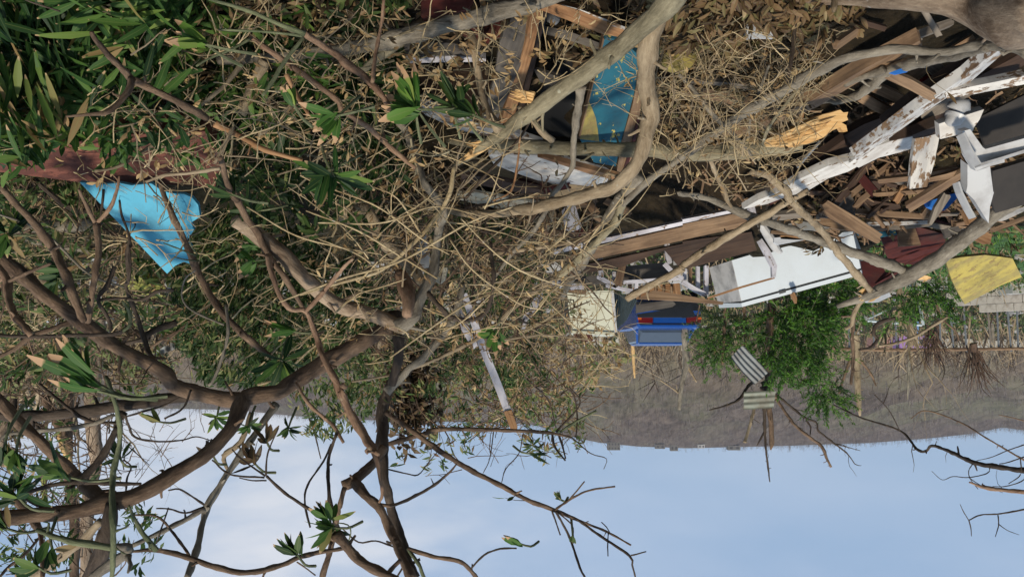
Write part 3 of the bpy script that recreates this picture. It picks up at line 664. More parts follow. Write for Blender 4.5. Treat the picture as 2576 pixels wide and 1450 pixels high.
# green bush (feathery crown)
def bush(label, blobs, d, n, leafm, stem, L=.09, group=None, name='green_bush'):
    q = parse(stem); r = root(name, P(q[0][0], q[0][1], d), label, 'bush', group); mb = MB()
    pts = [P(u, v, d) for u, v, _ in q]; tube(mb, pts, [w_*d/FPX/2 for _, _, w_ in q], 7, .1); mb.build('trunk', 'bark_brown', r)
    mb = MB(); st = MB(); tot = sum(b[2]*b[3] for b in blobs)
    for (u, v, ru, rv) in blobs:
        m = int(n*ru*rv/tot); k = max(3, m//38)
        for _ in range(k):
            a = RNG.normal(0, 1, 3); a *= RNG.random()**.4/np.linalg.norm(a); uu, vv = u+a[0]*ru, v+a[1]*rv; c = P(uu, vv, d+a[2]*ru*d/FPX)
            o = np.array([a[0]*-1, a[2], .5+a[1]*.5])+RNG.normal(0, .5, 3); o /= np.linalg.norm(o); mm = 38; t = RNG.random(mm)
            Ls = L*5; pp = c+o*(t*Ls)[:, None]+RNG.normal(0, L*.12, (mm, 3)); leaves(mb, pp, o*.9+RNG.normal(0, .55, (mm, 3)), L*(1.1-.4*t), L*.20, rnd=np.clip(RNG.random(mm)*.7+.25*RNG.random(), 0, 1), simple=True)
            tube(st, [c, c+o*Ls], [.006, .003], 3, smooth=False)
    mb.build('foliage', leafm, r)['kind'] = 'stuff'; st.build('twigs', 'bark_green', r)['kind'] = 'stuff'
bush('bright green feathery bush behind the white fridge', [(2010, 790, 100, 62), (1995, 850, 78, 72), (2070, 750, 80, 52), (1960, 900, 48, 42), (2030, 890, 55, 42), (2110, 725, 60, 35)], 11, 15000, 'leaf_conifer', 'f 650,1300,50 660,1000,60 700,600,60')
bush('dry brown and olive bush between the blue car and the green feathery bush', [(1850, 800, 60, 50), (1870, 860, 50, 45), (1800, 790, 40, 30)], 12.8, 2600, 'leaf_mid', 'f 480,1200,20 470,1000,26 460,800,30', .07)
bush('darker sparse bush beside the tilted silvery metal sheet', [(1800, 860, 45, 55), (1810, 900, 45, 35), (1840, 840, 60, 40)], 12.5, 3200, 'leaf_conifer', 'f 300,1300,20 320,1000,26 330,800,30', .07)
bush('leafy green shrub between the yellow panel and the broken limb end', [(2330, 720, 60, 45), (2370, 760, 50, 40), (2290, 745, 40, 30), (2240, 770, 40, 30)], 9.5, 3000, 'leaf_conifer', 'f 1950,960,20 1900,800,26 1850,700,30', .07)
bush('small bunch of bright leaves hanging at the hillside right of the dead snag', [(2075, 985, 50, 30), (2090, 1010, 45, 28), (2060, 965, 40, 26)], 11.5, 2600, 'leaf_conifer', 'f 820,1300,16 900,1420,14 1000,1450,8', .07)
bush('grey green weeds behind the blue car', [(1820, 800, 60, 40), (1770, 860, 40, 30)], 17, 1800, 'leaf_mid', 'f 100,1000,10 120,900,10 130,850,10', .08)

# ------------------------------------------------------------------ fridge and boxes
def solid(name, label, cat, faces, parts=()):
    """faces: list of (part name, material, 3-D polygon, thickness)"""
    c = np.mean([np.mean(f[2], 0) for f in faces], 0); r = root(name, c, label, cat)
    for nme, mat, poly, th in faces:
        mb = MB(); slab3(mb, poly, th); mb.build(nme, mat, r)
    return r
def Q(k, x, y, d): u, v = conv(k, x, y); return P(u, v, d)
A, B, B2, C, D = Q('f', 370, 515, 7.0), Q('f', 1010, 325, 6.55), Q('f', 1285, 293, 6.5), Q('f', 1345, 575, 6.5), Q('f', 441, 822, 7.05)
E, F = Q('f', 200, 570, 7.5), Q('f', 268, 838, 7.55)
# make the front planar
def planar(ps):
    c = np.mean(ps, 0); _, _, vt = np.linalg.svd(np.array(ps)-c); nr = vt[2]; return [p-nr*((p-c)@nr) for p in ps]
A, B, B2, C, D = planar([A, B, B2, C, D])
fn = np.cross(B2-A, D-A); fn /= np.linalg.norm(fn); fn *= np.sign(fn[1]); back = fn*.58
fr = root('fridge', A, 'large white fridge lying on its side on the wreckage', 'fridge')
E2, F2 = E, F
mb = MB(); V = [A, B, B2, C, D, A+back, B+back, B2+back, C+back, D+back, E2, F2]; mb.add(V, V, None, [[0, 1, 2, 3, 4], [5, 9, 8, 7, 6], [0, 5, 6, 1], [1, 6, 7, 2], [2, 7, 8, 3], [3, 8, 9, 4], [4, 9, 5, 0]]); mb.build('cabinet', 'enamel_white', fr)
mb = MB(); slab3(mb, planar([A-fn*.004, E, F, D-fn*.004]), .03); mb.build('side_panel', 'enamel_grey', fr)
up = (D-A)/np.linalg.norm(D-A)
mb = MB(); g0 = [D+up*.006-fn*.002, C+up*.006-fn*.002, C+up*.018-fn*.002, D+up*.018-fn*.002]; slab3(mb, g0, .5); mb.build('door_gasket', 'gasket', fr)
mb = MB(); g1 = [D+up*.018-fn*.012, C+up*.018-fn*.012, C+up*.055-fn*.012, D+up*.055-fn*.012]; slab3(mb, g1, .55); mb.build('door', 'enamel_white', fr)
mb = MB(); slab3(mb, planar([F, D-fn*.014+up*.018, D-fn*.014+up*.055, F+up*.05]), .2); mb.build('door_end', 'enamel_white', fr)
m_ = (D*2+C)/3; ax = (C-D)/np.linalg.norm(C-D); mb = MB(); slab3(mb, [m_+up*.004-fn*.016, m_+ax*.06+up*.004-fn*.016, m_+ax*.06+up*.03-fn*.016, m_+up*.03-fn*.016], .02); mb.build('hinge', 'gasket', fr)
# cream box
a, b, c, d_ = Q('e', 1698, 750, 8.2), Q('e', 2030, 742, 8.2), Q('e', 2058, 1058, 8.25), Q('e', 1738, 1044, 8.25)
e_, f_ = Q('e', 2240, 815, 9.0), Q('e', 2085, 1032, 8.8)
e2 = Q('e', 2215, 905, 9.0)
cb = root('cream_box', a, 'cream enamel appliance box with dark ribbed side, left of the blue car', 'appliance')
bk = np.array([-.05, .55, 0]); mb = MB(); V = [a, b, c, d_, a+bk, b+bk, c+bk, d_+bk]; mb.add(V, V, None, [[0, 1, 2, 3], [4, 7, 6, 5], [0, 4, 5, 1], [1, 5, 6, 2], [2, 6, 7, 3], [3, 7, 4, 0]]); mb.build('front_panel', 'enamel_cream', cb)
mb = MB()
for k in range(12):
    t0, t1 = k/12, (k+.62)/12; lo = lambda t: b*(1-t)+e_*t; hi = lambda t: (c*(1-t)+f_*t)*(1-t)+e2*t if False else c*(1-t)+(e2*.55+f_*.45)*t
    slab3(mb, [lo(t0), lo(t1), hi(t1), hi(t0)], .03)
mb.build('ribs', 'ribbed_grey', cb)
mb = MB(); slab3(mb, [b, e_, e2, c], .12) if False else slab3(mb, [b+[0, .035, 0], e_+[0, .035, 0], (e2*.55+f_*.45)+[0, .035, 0], c+[0, .035, 0]], .05); mb.build('side_panel', 'gasket', cb)
upv = np.array([0, 0, 1.]); mb = MB(); slab3(mb, [b-[.0, .012, 0], b-[.035, .012, 0], c-[.035, .012, 0], c-[0, .012, 0]], .01); mb.build('edge_trim', 'plastic_white', cb)
mb = MB(); slab3(mb, [d_-[0, .02, 0]+upv*.0, c-[0, .02, 0], c-[0, .02, 0]+upv*.035, d_-[0, .02, 0]+upv*.03], .56); mb.build('lid', 'enamel_cream', cb)
board('brown_board', 'brown veneer board lying on top of the cream box', 'wood_maroon', 'e 1740,1046 1890,1052 1900,1120 1780,1135', 8.35, .03, 'board')
board('black_sheet', 'narrow black slatted panel standing against the cream box', 'gasket', 'e 1685,800 1715,820 1745,1000 1738,1045 1690,1030 1665,930', 8.3, .04, 'panel')

# ------------------------------------------------------------------ painted boards and panels
board('blue_board', 'big sky blue painted board with torn edges standing among the left branches', 'paint_blue', 'o 200,458 250,464 300,460 330,466 380,461 405,478 430,486 462,488 482,496 498,515 503,545 492,552 480,560 488,578 478,592 470,605 482,622 476,645 480,664 462,658 440,668 420,688', (3.3, 3.6), .02, 'board')
board('red_wall_slab', 'red brown fallen wall slab running behind the left leaf clumps', 'clay_red', 'o -60,372 60,372 160,360 300,340 520,330 560,400 540,470 380,462 200,458 60,440 -60,425', (3.15, 3.4), .15, 'wall slab')
# teal door panel
tp = root('door_panel', Q('b', 2000, 700, 3.6), 'teal painted door panel with yellow patches and bare wood edge beside the forked limb', 'door')
board('panel', None, 'paint_teal', 'b 1975,285 2110,300 2250,420 2235,560 2210,700 2110,1080 2070,1255 1905,1225 1800,1050 1870,760 1940,500', (3.1, 4.3), .03, parent=tp, kf=.95)
PB = pts3('b 1975,285 2110,300 2250,420 2235,560 2210,700 2110,1080 2070,1255 1905,1225 1800,1050 1870,760 1940,500', (3.1, 4.3), kf=.95)
def patch(mat, s, plane, off, th, parent, nme):
    c = plane.mean(0); _, _, vt = np.linalg.svd(plane-c); nr = vt[2]; nr = nr*np.sign(nr@(c-np.array([0, 0, CAMZ]))); cp = np.array([0, 0, CAMZ]); pts = []
    for u, v, _ in parse(s): r = ray(u, v); pts.append(cp+r*((c-nr*off-cp)@nr/(r@nr)))
    mb = MB(); slab3(mb, pts, th); return mb.build(nme, mat, parent)
patch('paint_yellow', 'b 1868,765 1885,800 1920,890 1935,980 1945,1068 1800,1050', PB, .003, .002, tp, 'yellow_patch')
patch('wood_brown', 'b 2240,560 2262,800 2230,1000 2165,1330 2080,1290 2112,1080 2200,780', PB, .008, .03, tp, 'edge_board')
patch('wood_maroon', 'b 2250,900 2215,1085 2135,1335 2110,1335 2190,1090 2232,900', PB, .02, .02, tp, 'red_moulding')
patch('wood_brown', 'b 1975,285 1985,300 1800,1050 1788,1046 1930,500', PB, .01, .05, tp, 'side_batten')
# wooden cabinet carcass, the shade inside painted as a black panel
cab = root('wardrobe', Q('b', 1500, 500, 3.9), 'open wooden wardrobe carcass lying on its back with a shade-black interior behind the forked limb', 'wardrobe')
board('side_panel', None, 'wood_orange', 'b 1440,50 1512,70 1440,420 1340,760 1290,930 1200,930 1290,640 1390,330', (3.0, 3.9), .10, parent=cab, kf=.96)
board('inner_rail', None, 'wood_dark', 'b 1512,72 1545,95 1460,500 1350,930 1300,930 1440,430', (3.05, 3.95), .05, parent=cab, kf=.96)
board('top_rail', None, 'wood_orange', 'b 1440,28 1560,12 1800,80 2170,235 2150,290 1960,255 1700,150 1500,75', (2.95, 3.05), .08, parent=cab, kf=.96)
board('paint_strip', None, 'paint_white_worn', 'b 1560,14 1800,70 2145,205 2140,228 1900,150 1560,40', (2.93, 3.0), .01, parent=cab, kf=.96)
board('shade_panel', None, 'rubber_and_shade', 'b 1470,120 1960,300 1900,520 1790,1040 1340,1000', (4.3, 4.9), .02, parent=cab, kf=1.04)  # near-black sheet stands in for the shade of the open void
board('shelf', None, 'board_grey', 'b 1500,190 1700,230 1960,330 1950,380 1700,300 1500,250', (3.7, 3.8), .02, parent=cab, kf=.96)
board('shelf', None, 'board_grey', 'b 1450,520 1640,580 1740,700 1500,620', (4.0, 4.2), .02, parent=cab, kf=.96)
board('metal_strip', None, 'plastic_dark', 'b 1540,95 1560,95 1440,520 1380,660 1360,650', (3.5, 3.9), .02, parent=cab, kf=.96)
mb = MB(); p0 = Q('b', 1575, 125, 3.45); tube(mb, [p0, p0+[-.03, .03, .0]], [.028, .028], 16, smooth=False); tag(mb.build('round_lid', 'plastic_white', None), 'small round pale blue lid inside the corner of the wooden wardrobe', 'lid')
board('maroon_sheet', 'dark red panel between the grey log and the photo edge', 'board_maroon', 'b 600,-60 1020,-60 960,60 640,175 600,120', 3.4, .03, 'panel')
board('maroon_sheet', 'dark red panel showing between the grey log and the wardrobe side', 'board_maroon', 'b 900,240 1280,130 1300,180 1180,270 1060,335', 3.7, .03, 'panel')
board('grey_slab', 'pale grey slab under the long grey log', 'board_grey', 'b 470,300 860,330 1000,420 480,420', (4.0, 4.1), .04, 'slab')
board('lilac_batten', 'lilac painted batten lying along the grey slab', 'paint_lilac', 'b 490,440 850,422 1090,445 1090,468 800,470 500,478', (4.0, 4.05), .04, 'batten')
board('grey_plank', 'long grey panel leaning beside the orange wardrobe side', 'board_grey', 'b 1290,60 1420,80 1350,500 1180,900 1060,930 1150,600 1200,300', (3.5, 4.3), .03, 'panel')
board('dark_sheet', 'dark brown panel behind the bright leaf cluster', 'wood_dark', 'b 560,500 1100,480 1130,640 1040,930 800,760 600,620', 4.6, .03, 'panel')
board('white_plank', 'weathered white plank crossing under the bright leaf cluster', 'paint_white_worn', 'b 520,775 650,790 820,845 1000,900 1280,990 1520,1075 1150,1040 900,985 640,870', (3.9, 4.4), .03, 'plank')
board('painted_sheet', 'white painted panel with peeling lilac paint under the fallen log', 'paint_white', 'b 1110,1165 1480,1170 1620,1185 1990,1295 2110,1360 2060,1390 1900,1440 1600,1400 1300,1300 1150,1240', (4.3, 5.0), .03, 'panel')
board('brown_strip', 'split brown moulding lying on the white painted panel', 'wood_orange', 'b 1480,1185 1520,1185 2080,1330 2110,1345 2100,1368 1880,1315', (4.15, 4.6), .03, 'moulding')
board('plywood_sheet', 'tan plywood sheet beside the white painted panel', 'ply_tan', 'b 930,1190 1120,1240 1330,1290 1900,1432 1940,1470 1600,1500 1000,1345', (4.6, 5.0), .03, 'board')
board('plywood_sheet', 'cream plywood sheet beneath the tan one', 'paint_cream', 'e 820,20 1000,0 1300,50 1520,90 1480,150 1200,130 900,60', (5.0, 5.3), .02, 'board')
board('brown_plank', 'dark split plank along the edge of the tan plywood', 'wood_dark', 'b 900,1310 1100,1340 1500,1430 1560,1470 1380,1460 900,1370', (4.5, 4.9), .03, 'plank')
board('yellow_container', 'torn yellow plastic piece in the litter right of the forked limb', 'paint_yellow', 'o 1665,160 1672,135 1690,125 1720,128 1755,140 1745,160 1725,180 1700,172', 3.3, .06, 'container')
board('lilac_board', 'short white board standing in the dark gap above the long white-edged frame', 'paint_lilac', 'e 1665,140 1720,85 1760,80 1815,265 1740,300 1690,280', 5.4, .03, 'board')
board('red_wood_block', 'small reddish block under the short white board', 'wood_maroon', 'e 1740,300 1820,268 1850,310 1760,340', 5.5, .05, 'block')
# white pieces centre
board('white_fragment', 'white painted fragment behind the grey upright limb', 'paint_white', 'e 590,380 640,320 680,560 620,570 565,500', 3.7, .03, 'fragment')
board('striped_box', 'torn carton with faded yellow and red stripes beside the grey upright limb', 'paint_cream', 'e 720,560 800,570 780,660 740,690 690,660', 3.7, .05, 'carton')
board('white_plank', 'long white plank with splintered end reaching up to the sky', 'paint_lilac', strip('e 925,770,55 1000,980,58 1090,1230,60 1180,1450,62 h 1190,0,62 1270,240,58') and [(u, v) for u, v in strip('e 925,770,50 1000,980,54 1090,1230,56 1180,1450,58 h 1255,200,56')], 3.75, .04, 'plank')
board('splintered_tip', None, 'wood_orange', 'h 1228,205 1285,195 1330,325 1322,345 1275,335', 3.74, .04, parent=bpy.data.objects['white_plank.001'])
board('white_plank', 'shorter white plank lying beside the long one', 'paint_lilac', strip('e 870,880,60 930,1020,60 1010,1170,50'), 3.9, .04, 'plank')
board('white_plank', 'white plank leaning left of the cream box', 'paint_lilac', strip('e 1510,760,50 1440,880,60 1390,960,50 1370,1050,20'), 4.6, .04, 'plank')
# white-edged frame (collapsed bed frame / wall frame)
wf = root('window_wall', Q('e', 2000, 500, 6.5), 'collapsed louvre wall of dark boards with white painted edges left of the fridge', 'wall frame')
board('white_rail', None, 'paint_lilac', 'e 1590,440 1800,388 2576,222 f 0,207 360,138 372,158 0,238 e 2576,250 1800,425 1600,470', (6.1, 6.3), .05, parent=wf)
board('board', None, 'wood_brown', 'e 1620,520 1840,432 2576,262 f 0,245 380,168 500,190 470,262 0,362 e 2576,365 1830,522 1700,550', (6.2, 6.4), .03, parent=wf)
board('board', None, 'wood_dark', 'e 1700,580 1850,545 2576,390 f 0,372 520,300 560,440 0,585 e 2576,600 2440,440 2130,560 1800,620', (6.6, 6.8), .03, parent=wf)
board('board', None, 'board_grey', 'e 2120,560 2430,530 2530,640 2300,672 2125,690', 6.5, .02, parent=wf)
board('board', None, 'board_grey', 'e 1740,640 1930,628 1995,690 1750,695', 6.45, .02, parent=wf)
for s in ('e 1955,500,34 1955,560 1965,640', 'e 1935,635,26 2080,715,28', 'e 2460,390,36 2462,460 2480,535', 'e 2440,538,30 2500,600 2576,655,34', 'e 2140,470,56 2115,580 2085,712', 'e 1580,690,40 1680,706 1830,712', 'f 0,672,34 90,730 175,772', 'e 2130,680,26 2300,668 2540,650', 'e 2000,700,26 2100,725 2200,745'):
    mt = 'wood_brown' if '2140,470' in s else 'paint_lilac'
    board('rail', None, mt, strip(s), 6.35, .035, parent=wf)
for s in ('f 20,575,22 20,660', 'f 62,575,22 62,690', 'f 118,560,26 120,725', 'f 182,555,30 182,775', 'e 1590,650,30 1600,715', 'e 1650,660,24 1655,715', 'e 1740,690,24 1745,735', 'e 1820,690,24 1822,735', 'e 2060,600,24 2060,700', 'e 2100,600,18 2102,705', 'e 2230,680,26 2225,740', 'e 2180,680,26 2180,735', 'e 1470,500,60 1480,560 1460,620'):
    board('louvre_post', None, random.choice(['paint_lilac', 'wood_brown', 'paint_lilac']), strip(s), 6.4, .04, parent=wf)
board('brown_plank', 'orange brown plank at the sky side of the louvre wall', 'wood_brown', 'e 2350,740 2576,775 f 0,775 310,828 305,848 0,822 e 2576,822 2240,805', 6.3, .04, 'plank')
board('brown_plank', 'short brown plank resting on the cream box', 'wood_brown', strip('e 1640,735,30 1760,748 1850,760'), 7.6, .04, 'plank')
board('grey_plank', 'grey plank between the louvre wall and the blue car', 'board_grey', 'e 2225,850 2490,812 2525,845 2500,865 2225,915', 7.6, .03, 'plank')
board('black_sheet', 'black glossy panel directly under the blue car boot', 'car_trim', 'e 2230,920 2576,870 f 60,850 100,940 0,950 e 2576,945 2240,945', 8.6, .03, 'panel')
dr = root('drawer', Q('e', 2400, 740, 7.4), 'brown wooden drawer with slatted front between the louvre wall and the blue car', 'drawer')
board('drawer_front', None, 'wood_orange', 'e 2200,720 2290,700 2530,690 2560,800 2230,806', 7.5, .03, parent=dr)
for k in range(5): board('slat', None, 'wood_brown', strip(f'e {2250+60*k},712,14 {2255+60*k},800,14'), 7.42, .03, parent=dr)
board('drawer_side', None, 'wood_orange', 'e 2510,690 2550,685 2565,800 2530,806', 7.4, .05, parent=dr)
# right: white brackets, long peeled trim
board('white_bracket', 'white painted corner bracket over the fridge edge', 'paint_lilac', 'f 500,120 545,105 570,230 545,240 520,190', 5.6, .05, 'bracket')
board('white_trim', 'bent white moulding with splintered end hanging in front of the fridge', 'paint_lilac', strip('f 585,360,34 640,450,46 695,560,42 690,640,26'), 6.2, .04, 'moulding')
mb = MB(); p, r_ = limb('f 590,240,60 650,330,75 710,430,60 745,455,30', 6.1, 6.1, False); tube(mb, p, r_, 10, .03); tag(mb.build('furniture_leg', 'plastic_white'), 'thick off-white furniture leg lying on the fridge edge', 'furniture leg')
board('thin_batten', 'thin brown batten lying across the fridge front', 'wood_orange', strip('f 190,800,16 450,715 695,645,14'), 6.3, .015, 'batten')
lt = root('white_trim', Q('c', 2200, 950, 3.9), 'long curved white window trim with peeling paint across the right wreckage', 'moulding')
board('trim_end', None, 'paint_white', 'c 1935,935 2100,880 2275,825 2240,905 2200,960 2190,990 1945,1050', (3.7, 3.8), .05, parent=lt)
board('trim_body', None, 'paint_white', 'c 1255,1230 1400,1130 1560,1070 1735,1030 1760,1070 1750,1115 1640,1150 1480,1190 1330,1265', (4.2, 4.6), .06, parent=lt)
board('trim_dark_side', None, 'wood_dark', 'c 1560,1065 1735,1020 1905,950 1935,1000 1925,1035 1755,1075 1735,1030', (4.0, 4.25), .06, parent=lt)  # darker section between the white trim pieces
board('trim_tail', None, 'paint_white', 'c 720,1450 860,1360 1100,1250 1260,1210 1330,1250 1250,1295 1100,1345 960,1430 930,1450 f 800,30 640,90 450,130 570,60', (4.6, 5.4), .05, parent=lt)
board('white_plank', 'short upright white board nailed to the long white trim', 'paint_white_worn', 'c 1755,1045 1850,1030 1945,1000 1900,1230 1845,1410 1715,1425 1730,1230', (4.0, 4.1), .03, 'plank')
lp = root('split_pole', Q('c', 1300, 1200, 3.8), 'long half-white split pole running diagonally across the right wreckage', 'pole')
board('pole', None, 'paint_white_worn', strip('c 2440,350,56 2150,600,56 1780,850,52 1560,1010,50 1300,1195,44'), (2.9, 4.2), .05, parent=lp)
board('pole', None, 'paint_white_worn', strip('c 2600,600,64 2380,645,60 2150,690,60 1990,720,50'), (3.3, 3.4), .05, parent=lp)
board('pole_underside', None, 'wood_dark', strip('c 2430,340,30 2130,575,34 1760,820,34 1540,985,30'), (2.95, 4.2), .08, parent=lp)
# brown beams at right
for lab, m, s, d, th in (
 ('long brown split beam parallel to the split pole', 'wood_brown', 'c 1800,330,50 1400,540,64 1000,780,64 650,930,50 320,1060,40', (3.2, 4.2), .06),
 ('pale brown pallet slat nearest the blue rag', 'wood_brown', 'c 1540,560,70 1720,640,75 1900,740,70', (3.8, 4.0), .025),
 ('second pallet slat from the blue rag', 'wood_brown', 'c 1400,640,75 1600,730,75 1760,820,70', (3.9, 4.1), .025),
 ('third pallet slat, nearest the splintered log end', 'wood_brown', 'c 1340,730,80 1480,810,80 1640,890,70', (4.0, 4.2), .025),
 ('short slat crossing beside the blue rag', 'wood_brown', 'c 1720,590,70 1850,500,80', (3.7, 3.7), .025),
 ('wide grey brown slat between the blue rag and the split pole', 'wood_grey', 'c 1870,480,110 1960,560,110 2060,640,110', (3.5, 3.6), .03),
 ('grey brown plank end by the big corner trunk', 'wood_grey', 'c 2250,380,100 2160,440,90 2100,420,60', (3.2, 3.3), .03),
 ('brown plank at the photo edge right of the split pole', 'wood_dark', 'c 2600,430,90 2400,540,90 2190,640,70', (3.3, 3.5), .04),
 ('pale plank beside the split pole underside', 'wood_grey', 'c 2180,680,60 1950,820,75 1810,880,60', (3.9, 4.1), .03),
 ('grey plank under the big corner trunk', 'wood_grey', 'c 2040,160,50 1900,210,60 1720,280,50', (3.2, 3.2), .03),
 ('dark plank by the water jug', 'wood_dark', 'c 2020,830,60 1850,920,60 1700,1000,50', (4.1, 4.3), .04),
 ('dark beam below the splintered log end', 'wood_dark', 'c 1700,880,130 1400,1000,140 1100,1150,110', (4.5, 4.9), .06),
 ('dark brown beam running towards the fridge', 'wood_dark', 'c 1250,1100,110 1050,1230,100 850,1360,90', (4.6, 5.1), .06),
 ('reddish beam from the photo centre to the leaf litter', 'wood_brown', 'c 0,680,80 250,720,80 500,780,75 720,830,60', (3.9, 4.0), .05),
 ('thin pale board edge over the reddish beam', 'wood_grey', 'c 50,620,18 300,635,30 540,660,40', (3.85, 3.9), .03),
 ('brown plank under the fallen log near the long white trim', 'wood_brown', 'c 640,1450,70 720,1380,60 860,1310,50', (5.0, 5.2), .04),
 ('pale brown lath ending at the upright white board', 'wood_brown', 'c 1480,1370,30 1750,1345,40 2080,1280,40', (4.8, 4.9), .03),
 ('second brown lath by the upright white board', 'wood_brown', 'c 1850,1360,30 2000,1330,40 2120,1290,40', (4.75, 4.8), .03),
 ('long brown plank leaning on the plastic table leg', 'wood_brown', 'c 2140,1300,40 2000,1390,50 f 1880,20,60 1700,130,60', (4.7, 5.2), .03),
 ('thick brown plank pointing at the maroon cabinet', 'wood_brown', 'f 1070,110,110 1280,230,105 1490,355,80', (5.2, 5.3), .05),
 ('grey brown plank leaning beside the blue cloth', 'wood_grey', 'f 2000,20,60 1930,130,56 1870,245,20', (5.1, 5.2), .03),
 ('brown lath lying across the maroon cabinet top', 'wood_brown', 'f 1310,140,36 1600,165,40 1870,185,34', (5.6, 5.6), .04),
 ('pale lath below the brown one at the maroon cabinet', 'paint_white_worn', 'f 1400,238,20 1640,235,24 1860,225,22', (5.55, 5.55), .03),
 ('pink edged lath in the maroon heap', 'wood_grey', 'f 1430,272,30 1650,262,34 1870,240,30', (5.7, 5.7), .03),
 ('brown board behind the thick brown plank', 'wood_brown', 'f 1030,220,60 1200,250,66 1400,270,50', (5.7, 5.7), .04),
 ('pale pole end by the white metal scrap', 'wood_grey', 'f 620,200,40 780,190,44 930,170,40', (5.5, 5.6), .04),
 ('short stack of laths lying on the fridge corner', 'wood_orange', 'f 740,340,26 840,345,28 935,350,22', (6.3, 6.3), .05),
 ('brown lath above the fridge corner', 'wood_brown', 'f 670,300,20 820,310,20 1000,325,16', (6.3, 6.3), .03),
 ('splinter of wood sticking out past the fridge door edge', 'wood_orange', 'f 830,760,30 850,800,30 858,840,8', (6.7, 6.7), .03),
 ('brown upright lath in the dark gap right of the white trim', 'wood_brown', 'f 1410,10,40 1350,60,50 1310,110,40', (5.2, 5.2), .03),
 ('thin maroon lath at the lower edge of the maroon heap', 'wood_maroon', 'f 1460,700,16 1600,620,20 1760,600,14', (6.5, 6.6), .02)):
    board('loose_plank', lab, m, strip(s), d, th, 'plank', 'loose planks in the right wreckage', kf=.93 if 'slat' in lab else .985)
def scrap(poly, n, ang, spr, Lr, Wr, mats, label, group, name='plank_scrap', cat='plank'):
    for (u, v) in sample(poly, n):
        d = dsurf(u, v, random.uniform(.03, .14)); p = P(u, v, d); L = random.uniform(*Lr)*d/FPX; W_ = random.uniform(*Wr)*d/FPX; ax = vd(ang+RNG.normal(0, spr))+[0, RNG.normal(0, .35), 0]; ax /= np.linalg.norm(ax)
        nn = np.array([RNG.normal(0, .3), -.6, .7]); sd_ = np.cross(ax, nn); sd_ /= np.linalg.norm(sd_); J = lambda: ax*random.uniform(-.5, .5)*W_
        q = [p-ax*L/2-sd_*W_/2, p+ax*L/2-sd_*W_/2+J(), p+ax*L/2+J(), p+ax*L/2+sd_*W_/2+J(), p-ax*L/2+sd_*W_/2, p-ax*L/2+J()]
        q = [a-[0, .03, 0] for a in q]; mb = MB(); slab3(mb, q, .018); tag(mb.build(name, random.choice(mats)), label, cat, group)
WM = ['wood_brown', 'wood_dark', 'wood_grey', 'wood_maroon', 'wood_dark', 'wood_orange']
scrap([(2140, 480), (2480, 470), (2500, 560), (2300, 620), (2120, 600)], 34, 5, 22, (60, 150), (8, 20), WM, 'short splintered brown plank scrap in the heap around the maroon cabinet', 'plank scraps around the maroon cabinet')
scrap([(1900, 420), (2300, 380), (2360, 500), (2100, 540), (1950, 560)], 26, 330, 25, (70, 170), (9, 24), WM, 'short splintered brown plank scrap in the heap below the long white trim', 'plank scraps beside the long white trim')
scrap([(2100, 60), (2560, 40), (2560, 160), (2300, 160), (2080, 130)], 7, 330, 40, (60, 140), (12, 28), WM[:3], 'weathered plank scrap lying between the corner trunk and the pallet slats', 'plank scraps by the corner trunk')
scrap([(1250, 420), (1600, 480), (1640, 540), (1400, 600), (1250, 520)], 10, 10, 30, (50, 120), (10, 22), WM, 'small plank scrap under the twigs beside the plywood sheets', 'plank scraps by the plywood sheets')
board('orange_block', 'small orange wooden block with nail holes between split beam and fallen log', 'wood_orange', 'c 865,830 920,835 905,930 850,920', 3.9, .05, 'block')
board('green_board', 'grey green board wedged by the thick brown plank', 'board_grey', 'f 1045,190 1040,140 1260,0 1300,70 1305,185 1200,190', 5.5, .03, 'board')
board('metal_scrap', 'crumpled white metal scrap lying above the fridge', 'metal_sheet', 'f 800,240 900,220 1010,240 1120,262 1060,300 960,285 820,285', 6.0, .01, 'metal scrap')
board('grey_sheet', 'grey blue sheet under the laths at the fridge corner', 'cloth_white', 'f 690,345 780,335 930,358 720,398 690,380', 6.6, .02, 'sheet')
board('blue_rag', 'sky blue plastic strip lying on the pallet slats', 'cloth_blue', 'c 1565,548 1640,520 1765,495 1700,540 1610,560', 3.4, .01, 'rag', kf=.9)
board('red_rag', 'small red scrap between the pallet slats', 'car_lamp', 'c 1790,600 1860,555 1885,580 1870,610 1820,625', 3.6, .01, 'rag', kf=.92)
board('blue_cloth', 'crumpled bright blue cloth between two planks', 'cloth_blue', 'f 1835,70 1890,60 2010,20 2090,0 2060,60 1990,130 1930,140 1860,110', 5.3, .04, 'cloth')
board('teal_scrap', 'teal scrap board beside the maroon cabinet', 'paint_teal', 'f 1470,280 1600,275 1620,320 1500,340', 5.9, .02, 'scrap')
board('teal_scrap', 'light teal sliver at the tip of the fridge', 'paint_teal', 'f 1320,312 1480,305 1500,325 1350,340', 6.1, .02, 'scrap')
mc = root('cabinet', Q('f', 1750, 400, 5.9), 'smashed maroon cabinet with pale drawer lying beside the fridge end', 'cabinet')
board('panel', None, 'wood_maroon', 'f 1500,350 1770,260 1985,320 1980,400 1800,440 1600,490 1540,450', (5.8, 6.0), .04, parent=mc)
board('panel', None, 'wood_maroon', 'f 1520,430 1980,360 2010,470 1800,560 1560,520', (6.0, 6.2), .04, parent=mc)
board('drawer_front', None, 'wood_brown', 'f 1630,275 1755,268 1800,400 1640,408', 5.7, .03, parent=mc)
board('trim', None, 'board_maroon', strip('f 1560,520,12 1780,440 1990,385,14'), 5.75, .02, parent=mc)
board('trim', None, 'board_maroon', strip('f 1680,545,12 1850,470 2020,430,12'), 5.85, .02, parent=mc)
